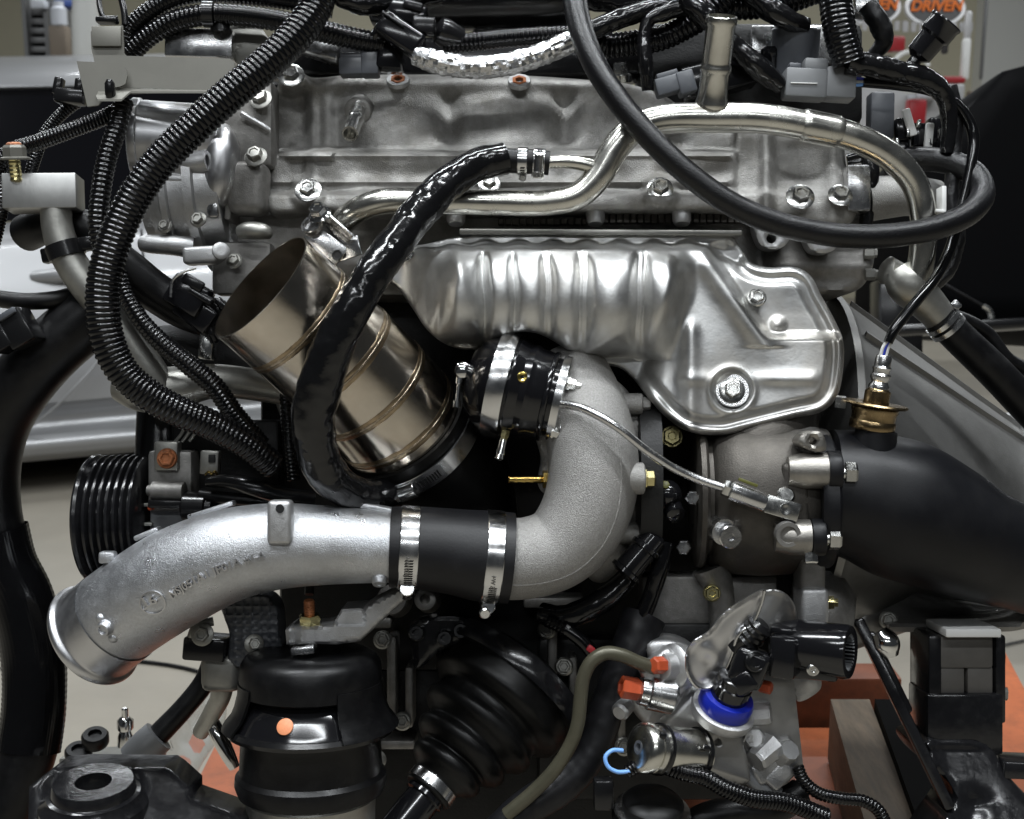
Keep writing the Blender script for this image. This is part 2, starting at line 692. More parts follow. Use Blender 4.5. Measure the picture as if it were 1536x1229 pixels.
mat('shaded_orange', (0.14, 0.042, 0.018), 0.0, 0.5, var=(14, 0.3), dust=(20, (0.05, 0.02, 0.012), 0.7))  # darker copy of orange_steel, the engine's shade put into the colour
mat('cast_grey', (0.27, 0.266, 0.256), 0.75, 0.42, var=(16, 0.14), grain=[(700, 0.3, 0.0006)], dust=(9, (0.17, 0.165, 0.155), 0.7))
mat('wood', (0.20, 0.15, 0.10), 0.0, 0.65, var=(14, 0.35), grain=[(90, 0.3, 0.001)], stretch=(6, 1, 6), dust=(9, (0.16, 0.13, 0.10), 0.6))
mat('shelf_grey', (0.16, 0.16, 0.16), 0.3, 0.5)
mat('box_white', (0.6, 0.62, 0.66), 0.0, 0.5)
mat('box_blue', (0.06, 0.12, 0.4), 0.0, 0.4)
mat('box_brown', (0.22, 0.18, 0.14), 0.0, 0.7)
mat('sign_black', (0.03, 0.028, 0.028), 0.0, 0.5)
mat('sign_orange', (0.85, 0.2, 0.03), 0.0, 0.5)
mat('sign_silver', (0.5, 0.5, 0.5), 0.2, 0.4)
mat('red_plastic', (0.32, 0.02, 0.025), 0.0, 0.4)
mat('film', (0.75, 0.78, 0.8), 0.0, 0.1)
nt = M['film'].node_tree
nt.nodes['Principled BSDF'].inputs['Transmission Weight'].default_value = 0.75
nt.nodes['Principled BSDF'].inputs['IOR'].default_value = 1.12

# ------------------------------------------------------------------ the room


def H(px, py, h):
    d = FW + RT * ((px - 768) / FPX) - UP * ((py - 614.5) / FPX)
    return CAM + d * ((h - CAM.z) / d.z)


def Q(px, py, depth):
    return P(px, py, (1 - depth) * FPX)


def quadmesh(mb, a, b, c, d, n=1):
    mb.add([a, b, c, d], [(0, 1, 2, 3)])


def wbox(mb, x0, x1, y0, y1, z0, z1, bevel=0.004):
    bm = bmesh.new()
    bmesh.ops.create_cube(bm, size=1)
    for v in bm.verts:
        v.co = Vector((x0 + (v.co.x + .5) * (x1 - x0), y0 + (v.co.y + .5) * (y1 - y0), z0 + (v.co.z + .5) * (z1 - z0)))
    if bevel:
        bmesh.ops.bevel(bm, geom=bm.edges[:], offset=bevel, segments=2, affect='EDGES', profile=0.5)
    bm.verts.index_update()
    mb.add([v.co.copy() for v in bm.verts], [tuple(v.index for v in f.verts) for f in bm.faces])
    bm.free()


mb = MB()
mb.add([Vector((-14, -4, 0)), Vector((14, -4, 0)), Vector((14, 9.5, 0)), Vector((-14, 9.5, 0))], [(0, 1, 2, 3)])
mb.build('floor', M['concrete'], kind='structure')
mb = MB()
wbox(mb, -14, 3.35, 9.3, 9.5, 0, 5, 0)
mb.build('wall', M['wall_paint'], kind='structure')
mb = MB()
wbox(mb, 3.35, 14, 9.1, 9.5, 0, 5, 0)
mb.build('wall', M['white_paint'], kind='structure')

# joints sawn in the concrete
for a, b in ((H(-30, 1008, .0), H(20, 1003, .0)), (H(1440, 985, 0), H(1640, 940, 0))):
    d = (b - a).normalized()
    n = Vector((-d.y, d.x, 0)) * .004
    mb = MB()
    up = Vector((0, 0, .004))
    quadmesh(mb, a - n + up, b - n + up, b + n + up, a + n + up)
    mb.build('floor_joint', M['dark_hole'], kind='structure')
mb = MB()
pts = [H(90, 985, .004), H(215, 993, .004), H(280, 1003, .004), H(330, 1020, .004)]
fl = [((p - CAM).dot(RT) / (p - CAM).dot(FW) * FPX + 768, 614.5 - (p - CAM).dot(UP) / (p - CAM).dot(FW) * FPX, (1 - (p - CAM).dot(FW)) * FPX) for p in pts]
tube(mb, fl, 3.2, 8, 30)
solo('floor_cable', mb, M['rubber'], 'thin black cable lying on the concrete floor under the open pipe end', 'cable')

# silver car parked behind on the left
car = thing('parked_car', 'silver car parked on the concrete behind the engine at the left', 'car', Q(60, 690, 3.7))


def loft(mb, rows, xs, slope=-0.09):
    vs = []
    for (y, d) in rows:
        for x in xs:
            vs.append(Q(x, y + slope * (x - 60), d + 0.0007 * (x - 60)))
    n = len(xs)
    fs = []
    for i in range(len(rows) - 1):
        for k in range(n - 1):
            a = i * n + k
            fs.append((a, a + 1, a + n + 1, a + n))
    mb.add(vs, fs)


def spl(rows, n=40):
    return [(q[0], q[1]) for q in catmull([(y, d, 0.0) for y, d in rows], n)]


xs = list(range(-500, 620, 80))
mb = MB()
loft(mb, spl([(330, 3.74), (338, 3.68), (352, 3.645), (400, 3.62), (470, 3.60), (560, 3.6), (606, 3.61)], 30) + spl([(608, 3.625), (622, 3.66), (640, 3.665), (648, 3.65)], 8)[0:] + spl([(652, 3.61), (662, 3.59), (676, 3.595), (688, 3.63), (692, 3.7), (690, 4.0), (688, 5.2)], 24), xs)
mb.build('body', M['silver_paint'], car, 60)
mb = MB()
loft(mb, spl([(84, 5.3), (84, 4.9), (87, 4.5), (94, 4.25), (106, 4.1), (122, 4.02), (130, 4.0), (134, 4.02)], 24), xs, -0.02)
mb.build('roof', M['silver_paint'], car, 60)
mb = MB()
loft(mb, spl([(132, 4.02), (200, 3.93), (270, 3.82), (331, 3.75)], 10), xs, -0.02)
mb.build('side_window', M['glass_dark'], car, 60)
mb = MB()
A0 = Q(84, 418, 3.60)
lathe(mb, (84, 414, (1 - 3.62) * FPX), (1, -.09, 0), [(-44, 1), (-42, 6), (-34, 10), (0, 12), (30, 11), (42, 7), (46, 1)], 20)
mb.build('door_handle', M['silver_paint'], car, 60)
zz = (1 - 3.585) * FPX
mb = MB()
tube(mb, [(18, 668 - 10, zz), (70, 622, zz), (112, 582, zz), (150, 538, zz - 30), (190, 470, zz - 50)], 2.2, 8, 8)
mb.build('body_crease', M['silver_paint'], car, 60)
mb = MB()
tube(mb, [(212, 345, (1 - 3.67) * FPX), (216, 420, zz - 30), (214, 520, zz - 10), (204, 596, zz - 20)], 2.0, 8, 8)
mb.build('door_seam', M['dark_hole'], car)
for tx in (-330,):
    mb = MB()
    lathe(mb, (tx, 640, (1 - 3.75) * FPX), (0, 0.1, 1), [(-120, 150), (0, 165), (10, 155), (10, 110), (3, 100), (3, 0)], 32)
    mb.build('wheel', M['rubber'], car)

# shelf with stock, far left
sh = thing('shelf_unit', 'grey steel shelf rack with stacked stock against the tan wall', 'shelf', Q(55, 95, 6.2))
for (x0, x1) in ((40, 71),):
    for k in range(6):
        mb = MB()
        a = Q(x0, 14 + k * 14, 6.2)
        b = Q(x1, 14 + k * 14, 6.2)
        wbox(mb, a.x, b.x, a.y, a.y + .4, a.z - .028, a.z, 0.004)
        mb.build('shelf_board', M['shelf_grey'], sh)
for x0 in (39, 71):
    mb = MB()
    a = Q(x0, 96, 6.19)
    wbox(mb, a.x, a.x + .02, a.y - .01, a.y + .4, a.z - .4, a.z + .33, 0)
    mb.build('shelf_post', M['shelf_grey'], sh)


def carton(x, y, wpx, hpx, depth, m, name, label, cat):
    mb_ = MB()
    a = Q(x - wpx / 2, y + hpx / 2, depth)
    s = depth / FPX
    wbox(mb_, a.x, a.x + wpx * s, a.y, a.y + wpx * s, a.z, a.z + hpx * s, .01)
    return solo(name, mb_, M[m], label, cat)


carton(88, 64, 26, 48, 6.1, 'box_brown', 'cardboard_box', 'brown carton below the clear jar beside the far shelf', 'box')
mb = MB()
lathe(mb, (89, 40, (1 - 6.1) * FPX), (0, -1, 0.15), [(0, 10), (2, 12), (25, 12), (29, 8), (36, 8)], 20)
solo('clear_jar', mb, M['box_white'], 'pale jar standing on the brown carton', 'jar')
carton(56, 6, 22, 14, 6.1, 'box_white', 'stock_box', 'white box on top of the grey shelf rack', 'box')
carton(102, 5, 46, 10, 6.15, 'box_blue', 'stock_box', 'blue box beside the white box at the top of the rack', 'box')
mb = MB()
lathe(mb, (131, 120, (1 - 5.6) * FPX), (0, -1, 0.1), [(0, 18), (2, 20), (90, 20), (110, 18), (200, 18)], 28)
solo('white_column', mb, M['white_paint'], 'round white column standing beside the shelf rack', 'column')

# right background: bench of tools under the two oval signs


def oval_sign(x, y, lab):
    dep = 5.5
    t = thing('oval_sign', lab, 'sign', Q(x, y, dep), 'oval shop signs on the wall')
    z = (1 - dep) * FPX
    mb_ = MB()
    lathe(mb_, (x, y, z), (0, 0, 1), [(-8, 45), (0, 46), (1.2, 45), (1.2, 40), (.4, 39.5), (0, 0.1)], 48)
    o = mb_.build('rim', M['sign_silver'], t)
    # an oval: squash the vertical of the disc in place
    cy = Q(x, y, dep) - ORG[t.name]
    for v in o.data.vertices:
        v.co.z *= 0.62
    mb_ = MB()
    lathe(mb_, (x, y, z), (0, 0, 1), [(0, 39.6), (1.0, 39.6), (1.0, 0.1)], 48)
    o = mb_.build('face', M['sign_black'], t)
    for v in o.data.vertices:
        v.co.z *= 0.62
    for txt, size, dy, nm, m_ in (('DRIVEN', 0.066, -.02, 'lettering', 'sign_orange'), ('MOTORSPORT', .08, -.115, 'small_lettering', 'sign_silver')):
        if nm == 'small_lettering':
            mb2 = MB()
            for k in range(9):
                a = Q(x - 52 + k * 12, y + 30, dep)
                wbox(mb2, a.x, a.x + .022, a.y - .04, a.y - .025, a.z - .02, a.z + .02, 0)
            mb2.build('small_lettering', M[m_], t, kind='stuff')
            continue
        cu = bpy.data.curves.new('lettering', 'FONT')
        cu.body = txt
        cu.size = size
        cu.align_x = 'CENTER'
        cu.align_y = 'CENTER'
        cu.extrude = .002
        cu.shear = .2
        cu.offset = .002
        tmp = bpy.data.objects.new('tmp', cu)
        C.objects.link(tmp)
        dg = bpy.context.evaluated_depsgraph_get()
        me = bpy.data.meshes.new_from_object(tmp.evaluated_get(dg))
        bpy.data.objects.remove(tmp)
        ob = bpy.data.objects.new('lettering', me)
        me.materials.clear()
        me.materials.append(M[m_])
        C.objects.link(ob)
        ob.parent = t
        ORG[ob.name] = ORG[t.name]
        ob.rotation_euler = (pi / 2, 0, 0)
        ob.location = (0, -.012, .006)


oval_sign(1403, 12, 'oval black sign with orange DRIVEN lettering, right one of two, fully in view')
oval_sign(1306, 10, 'oval black sign with orange DRIVEN lettering, left one half hidden behind the harness')

# hose reels and hand tools hanging below the signs
mb = MB()
tube(mb, [(1366 + 28 * math.cos(a), 108 + 30 * math.sin(a), (1 - 5.2) * FPX) for a in [k * .5 for k in range(13)]], 3.5, 8, 4)
solo('coiled_hose', mb, M['white_plastic'], 'white coiled air line hanging under the DRIVEN signs', 'hose')
for (x, y, w_, h_, m_, n_, lab) in ((1345, 66, 26, 22, 'red_plastic', 'pliers', 'red plastic tool hanging under the left oval sign'),
                                (1432, 120, 34, 10, 'red_plastic', 'screwdriver', 'red screwdriver lying right of the coiled air line'),
                                (1376, 170, 26, 40, 'red_plastic', 'tool_case', 'dark red case low behind the wiring'),
                                (1418, 66, 10, 30, 'sign_black', 'hanging_tool', 'small black tool hanging by the white wall'),
                                (1448, 90, 12, 60, 'white_plastic', 'paper_roll', 'white paper roll hanging on the tan wall')):
    carton(x, y, w_, h_, 5.3, m_, n_, lab, 'tool')
for (x, y, w_, h_, m_, n_, lab) in ((1452, 40, 10, 44, 'sign_silver', 'spray_gun', 'thin silver tool hanging left of the white wall edge'),
                                (1330, 104, 12, 40, 'sign_black', 'clamp_tool', 'slim black tool hanging left of the coiled air line'),
                                (1398, 140, 46, 16, 'box_white', 'small_carton', 'small white carton under the coiled air line'),
                                (1462, 150, 18, 26, 'box_brown', 'small_carton', 'small brown carton beside the black car nose'),
                                (1472, 60, 5, 120, 'shelf_grey', 'conduit_pipe', 'thin grey pipe running down the tan wall')):
    carton(x, y, w_, h_, 5.4, m_, n_, lab, 'tool' if 'tool' in lab else ('pipe' if 'pipe' in n_ else 'box'))
carton(1345, 190, 190, 120, 5.6, 'sign_silver', 'tool_bench', 'pale work bench front under the oval signs', 'bench')

# black car on the right
bc = thing('black_car', 'black car body with a sloping front edge behind the engine on the right', 'car', Q(1480, 420, 2.3))
mb = MB()
o_ = [(1540, 98), (1502, 108), (1440, 178), (1418, 205), (1408, 240), (1400, 300), (1392, 380), (1388, 440), (1410, 470), (1470, 486), (1700, 500), (1900, 480), (1900, 60)]
zc = (1 - 2.3) * FPX
relief(mb, o_, lambda x, y: zc + 60 * np.sin((x - 1400) / 180) - .15 * (y - 300), 22, 30, 900)
mb.build('body', M['black_car'], bc, 50)
mb = MB()
tube(mb, [(1500, 112, zc + 22), (1530, 104, zc + 24), (1560, 97, zc + 26)], 3, 8)
mb.build('edge_trim', M['sign_silver'], bc)
mb = MB()
box(mb, (1500, 488, zc + 70), (360, 16, 90), ax=(1, -.06, 0), bevel=6)
mb.build('lower_lip', M['black_plastic'], bc)
mb = MB()
box(mb, (1344, 480, zc - 200), (64, 120, 60), ax=(1, 0, 0), ay=(-.35, 1, 0), bevel=6)
mb.build('skirt', M['black_plastic'], bc)
mb = MB()
tube(mb, [(1405, 420, zc + 60), (1440, 440, zc + 80), (1475, 460, zc + 90), (1487, 470, zc + 95)], 3, 8)
mb.build('bonnet_stay', M['rubber'], bc)
mb = MB()
tube(mb, [(1474, 459, zc + 92), (1484, 466, zc + 95), (1488, 480, zc + 95)], 5, 8)
mb.build('stay_end', M['zinc'], bc)

# orange lift table that carries the engine
tb = thing('lift_table', 'orange painted steel lift table under the engine', 'lift table', H(800, 1150, .28))
hT = .285


def tslab(mb_, pts_, h, th):
    a = [H(x, y, h) for x, y in pts_]
    n = len(a)
    mb_.add(a + [p - Vector((0, 0, th)) for p in a], [tuple(range(n)), tuple(range(n, 2 * n))[::-1]] + [(i, (i + 1) % n, n + (i + 1) % n, n + i) for i in range(n)])


mb = MB()
tslab(mb, [(262, 1240), (326, 1112), (372, 1060), (372, 1400), (200, 1400)], hT, .05)
mb.build('table_top', M['orange_steel'], tb)
mb = MB()
tslab(mb, [(372, 1060), (1190, 1040), (1190, 1400), (372, 1400)], hT - .003, .05)
mb.build('table_top', M['orange_steel'], tb)
mb = MB()
tslab(mb, [(1190, 1092), (1330, 1092), (1330, 1400), (1190, 1400)], hT - .001, .05)
mb.build('table_top', M['orange_steel'], tb)
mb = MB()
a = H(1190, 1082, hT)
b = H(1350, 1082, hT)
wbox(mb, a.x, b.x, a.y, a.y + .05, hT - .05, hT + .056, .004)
mb.build('cross_member', M['shaded_orange'], tb)
mb = MB()
tslab(mb, [(1476, 945), (1490, 945), (1640, 1230), (1470, 1230)], hT + .004, .06)
mb.build('side_rail', M['orange_steel'], tb)

# wood block on the table
mb = MB()
a = [H(1246, 1049, .36), H(1304, 1049, .36), H(1372, 1229, .36), H(1296, 1229, .36)]
b = [p - Vector((0, 0, .072)) for p in a]
mb.add(a + b, [(0, 1, 2, 3), (4, 7, 6, 5), (0, 4, 5, 1), (1, 5, 6, 2), (2, 6, 7, 3), (3, 7, 4, 0)])
solo('wood_block', mb, M['wood'], 'weathered wooden beam standing on the orange lift table at the right', 'timber')
mb = MB()
a = [H(1312, 1049, .37), H(1378, 1049, .37), H(1440, 1229, .37), H(1376, 1229, .37)]
b = [p - Vector((0, 0, .08)) for p in a]
mb.add(a + b, [(0, 1, 2, 3), (4, 7, 6, 5), (0, 4, 5, 1), (1, 5, 6, 2), (2, 6, 7, 3), (3, 7, 4, 0)])
solo('steel_beam', mb, M['black_car'], 'black steel beam lying right beside the weathered wooden beam', 'beam')

# ------------------------------------------------------------------ engine block and gearbox
eb = thing('engine_block', 'dark engine block and crankcase behind the turbo parts', 'engine block', (780, 760, -250))
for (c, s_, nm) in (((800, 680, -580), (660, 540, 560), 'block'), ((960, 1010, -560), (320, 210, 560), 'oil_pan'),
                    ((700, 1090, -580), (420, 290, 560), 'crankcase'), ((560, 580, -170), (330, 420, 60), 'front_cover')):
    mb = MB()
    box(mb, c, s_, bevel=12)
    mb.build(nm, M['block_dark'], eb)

gb = thing('gearbox', 'dull cast aluminium gearbox bell housing tapering to the right', 'gearbox', (1380, 740, -330))
mb = MB()
lathe(mb, (1180, 722, -340), (1, .155, -.06), [(0, 150), (0, 290), (10, 290), (20, 282), (120, 234), (240, 176), (330, 134), (370, 120), (520, 112), (900, 110)], 72, cap=True)
mb.build('bell_housing', M['cast_grey'], gb, 30)
for dr, w_ in ((.02, 9), (.36, 4), (.7, 4), (1.7, 8)):
    A_, u_, w2_ = frame((1, .155, -.06))
    s_ = S(-340)
    O = P(1180, 722, -340)
    # ribs cast along the cone, from the top edge round the camera side
    f0 = math.atan2(w2_.dot(-FW), u_.dot(-FW))
    t0 = math.atan2(w2_.dot(UP), u_.dot(UP))
    sg = 1 if math.sin(f0 - t0) > 0 else -1
    t = t0 + sg * dr
    mb = MB()
    d1 = u_ * math.cos(t) + w2_ * math.sin(t)
    d2 = w2_ * math.cos(t) - u_ * math.sin(t)
    vs = []
    prof_ = [(24, 281), (120, 235), (240, 177), (330, 135), (372, 121)]
    for al, rr in prof_:
        for q, h in ((-w_, -4), (-w_ * .5, 6), (w_ * .5, 6), (w_, -4)):
            vs.append(O + A_ * al * s_ + d1 * ((rr + h) * s_) + d2 * q * s_)
    mb.add(vs, [(i_ * 4 + k, i_ * 4 + k + 1, i_ * 4 + k + 5, i_ * 4 + k + 4) for i_ in range(4) for k in range(3)])
    mb.build('rib', M['cast_grey'], gb, 30)
mb = MB()
lathe(mb, (1180, 722, -340), (1, .155, -.06), [(318, 100), (318, 150), (322, 154), (346, 150), (348, 100)], 56)
mb.build('flange_ring', M['cast_alu'], gb, 30)
# cast detail on the shaded side of the block
for (x, y, w_, h_) in ((590, 1010, 14, 120), (616, 1040, 12, 90), (828, 990, 14, 130), (858, 1040, 12, 120), (560, 930, 60, 16), (830, 900, 90, 16), (880, 1120, 70, 14), (590, 1110, 70, 14), (930, 1060, 12, 110)):
    mb = MB()
    box(mb, (x, y, -176), (w_, h_, 60), bevel=4)
    mb.build('block_rib', M['cast_dark'], eb)
for (x, y) in ((574, 960), (604, 1082), (820, 945), (846, 1000), (876, 1090), (918, 1010), (566, 1140), (936, 1120)):
    bolt(eb, (x, y, -140), (-.05, -.2, 1), 10, 10, 1.4, M['dull_alu'])
for (x, y, r) in ((590, 900, 22), (850, 1150, 20), (640, 900, 16)):
    mb = MB()
    lathe(mb, (x, y, -160), (-.1, -.2, 1), [(-20, r * 1.2), (16, r), (18, r * .8), (18, r * .5), (8, r * .4)], 22)
    mb.build('block_boss', M['cast_dark'], eb)
mb = MB()
lc_ = smooth([(1232, 846), (1270, 850), (1330, 868), (1420, 900), (1500, 912), (1580, 912), (1580, 926), (1500, 932), (1420, 938), (1340, 952), (1280, 972), (1240, 984), (1228, 930)], step=6)
relief(mb, lc_, lambda x, y: -96 - .25 * (x - 1240) - .0035 * (y - 890) ** 2 + 7 * gau(y - 860 - .25 * (x - 1240), 60, 7) + 6 * gau(x, 1300, 8), 7, 10, 120)
mb.build('lower_case', M['cast_grey'], gb, 50)
for (x, y) in ((1262, 946), (1332, 930)):
    bolt(gb, (x, y, -100), (-.05, -.1, 1), 10, 9, 1.4, M['dull_alu'])

# ------------------------------------------------------------------ valve cover
vc = thing('valve_cover', 'grey cast aluminium valve cover with two plugs along its top edge', 'valve cover', (760, 300, -10))
out = smooth([(402, 318), (401, 250), (404, 180), (412, 140), (430, 108), (446, 104), (466, 116), (520, 113), (640, 112), (770, 113), (880, 120), (950, 128), (1000, 146), (1060, 190),
              (1110, 193), (1200, 196), (1262, 206), (1268, 240), (1276, 290), (1284, 322), (1270, 338), (1200, 334), (1150, 322), (1060, 316), (1000, 316), (900, 316), (760, 316), (640, 320), (520, 318), (480, 316)], step=6)


def vz(x, y):
    # sloped upper box
    z = -62 + 0.19 * (y - 112)
    # left shoulder: lower beside the box
    left = 1 - sstep(x, 452, 474)
    z = z - 30 * left * sstep(y, 120, 150)
    # vertical coves in the box wall
    for cx, w_, d_ in ((478, 7, 10), (506, 9, 7), (674, 17, 15), (846, 20, 17), (930, 24, 8), (1010, 28, 14), (760, 40, -6), (590, 46, -5)):
        z = z - d_ * gau(x, cx, w_) * sstep(y, 128, 160) * (1 - sstep(y, 212, 232))
    # top roll
    z = z + 8 * gau(y, 124, 12)
    # ledge
    led = sstep(y, 222, 234)
    z = z + led * 34
    z = z + 6 * gau(y, 230, 5) * (x > 420)
    # tent ribs that run from the box to the ledge
    for cx in (664, 838, 1000):
        z = z + 11 * np.clip(1 - np.abs(x - cx) / 20, 0, 1) * sstep(y, 208, 230) * (1 - sstep(y, 240, 268))
    # lower wall hollows
    for cx in (560, 640, 905, 1080):
        z = z - 12 * gau(x, cx, 40) * gau(y, 262, 18)
    # flange lip
    z = z - 9 * sstep(y, 274, 280) * (1 - sstep(y, 284, 292)) + 16 * sstep(y, 288, 294)
    # pads round the bolt seats
    for bx, by, br in ((462, 290, 22), (990, 290, 24), (1200, 300, 22), (1262, 300, 20), (437, 116, 26)):
        d = np.hypot(x - bx, y - by)
        z = z + np.clip(1.3 - d / br, 0, .5) * 2 * (26 if by > 200 else 34) * .5
    # right hand end: a lower face with its own upright web
    r = sstep(x, 1096, 1108)
    zr = -26 + .1 * (y - 200) + 16 * gau(x, 1150, 10) - 12 * gau(x, 1205, 34) * sstep(y, 205, 225) * (1 - sstep(y, 268, 282)) + 10 * gau(x, 1250, 12)
    z = z * (1 - r) + (zr + 12 * sstep(y, 284, 292)) * r
    z = z + 14 * np.clip(1 - np.hypot((x - 450), (y - 217)) / 14, 0, 1) ** .5 + 18 * np.clip(1 - np.abs(y - 232 - (x - 470) * .02) / 9, 0, 1) * (x > 430) * (x < 500)
    z = z + 3 * np.sin(x / 23.0) * np.sin(y / 17.0)
    return z


mb = MB()
relief(mb, out, vz, 5.0, 12, 140)
mb.build('cover', M['cast_cover'], vc, 60)
for (x, y, z, r) in ((462, 286, 26, 13), (437, 114, -10, 13), (990, 284, 26, 13), (1200, 296, 12, 14), (1260, 294, 12, 12), (734, 276, 6, 11)):
    bolt(vc, (x, y, z), (0, -.45, 1), r, 13, 1.55)
for (x, y) in ((597, 120), (779, 122)):
    mb = MB()
    lathe(mb, (x, y, -46), (0, -.66, .75), [(-5, 17), (0, 17.5), (2, 16.4), (2, 9), (-3, 8.5), (-3, .1)], 32)
    p = mb.build('plug', M['cast_alu'], vc)
    mb = MB()
    lathe(mb, (x, y, -46), (0, -.66, .75), [(1, 12), (2.9, 11.6), (2.9, 7), (-1, 6)], 6, cap=False)
    mb.build('plug_ring', M['copper_rust'], p)
# breather nipple
mb = MB()
lathe(mb, (537, 166, -42), (-.12, .35, .9), [(-14, 22), (4, 20), (8, 14)], 24)
mb.build('nipple_boss', M['cast_cover'], vc)
mb = MB()
tube(mb, [(539, 160, -40), (534, 176, 0), (525, 201, 44)], [12, 12, 12.5], 20, 3, hollow1=30, wall=.25, prof=lambda s, a: 1 + .12 * math.exp(-((s - 50) / 4) ** 2) - .08 * math.exp(-((s - 12) / 6) ** 2))
mb.build('breather_nipple', M['zinc'], vc)
# bosses on the underside of the flange
for x in (684, 893, 1022):
    mb = MB()
    lathe(mb, (x, 318, 0), (0, 1, .25), [(-16, 15), (14, 14), (20, 11)], 16)
    mb.build('boss', M['cast_alu'], vc)

# ------------------------------------------------------------------ cylinder head
hd = thing('cylinder_head', 'dark cast cylinder head between the valve cover and the heat shield', 'cylinder head', (850, 380, -70))
mb = MB()
ho = smooth([(352, 318), (420, 312), (700, 310), (1000, 312), (1300, 330), (1312, 372), (1305, 412), (1285, 436), (1220, 446), (1130, 440), (900, 460), (640, 450), (420, 440), (352, 420)], step=8)
relief(mb, ho, lambda x, y: -52 + 8 * np.sin(x / 26.) * gau(y, 380, 60) - 14 * gau(x, 1140, 16) + 10 * gau(y, 398, 14) * (x > 1150), 8, 12, 200)
mb.build('head', M['cast_dark'], hd, 50)
mb = MB()
for i in range(2):
    pass
for k in range(36):
    x = 752 + k * 10.4
    if 880 < x < 906:
        continue
    mb = MB()
    box(mb, (x, 328 - .004 * (x - 940) + (0 if x > 890 else 5), -22), (9.4, 16 if x > 890 else 10, 16), bevel=1.2, seg=1)
    mb.build('fin_block', M['cast_steel'], hd)
mb = MB()
box(mb, (900, 351, 2), (420, 8, 40), ax=(1, .005, 0), bevel=2)
mb.build('gasket_rail', M['dull_alu'], hd)
for (x, y) in ((1158, 358), (1232, 364)):
    mb = MB()
    relief(mb, smooth([(x - 26, y - 24), (x + 26, y - 22), (x + 30, y - 12), (x + 20, y + 10), (x + 4, y + 16), (x - 14, y + 12), (x - 24, y - 6)], step=4), lambda a, b: 0 * a - 6, 5, 3, 30, holes=[circ(x - 1, y, 7.5, 14)] if x < 1200 else ())
    mb.build('lug', M['cast_alu'], hd, 40)
for (x, y) in ((1306, 380), (1308, 412)):
    mb = MB()
    lathe(mb, (x, y, -40), (1, 0, .1), [(-10, 9), (4, 9), (5, 7.5), (9, 7)], 6)
    mb.build('head_bolt', M['dull_alu'], hd)

# ------------------------------------------------------------------ exhaust heat shield
hs = thing('heat_shield', 'bright pressed metal heat shield with ribbed bulges over the exhaust manifold', 'heat shield', (920, 560, 40))
so = smooth([(566, 404), (588, 384), (604, 372), (640, 366), (680, 356), (740, 352), (900, 352), (1060, 350), (1094, 353), (1112, 372), (1128, 394), (1150, 401), (1194, 401), (1216, 414), (1232, 444), (1252, 480),
             (1265, 512), (1264, 560), (1256, 594), (1236, 616), (1190, 628), (1120, 645), (1082, 653), (1034, 648), (1002, 628), (972, 596), (952, 570), (930, 552), (894, 545), (862, 532), (838, 516), (806, 500), (776, 498),
             (752, 506), (724, 522), (694, 524), (664, 514), (640, 494), (618, 462), (596, 432), (574, 414)], step=6)


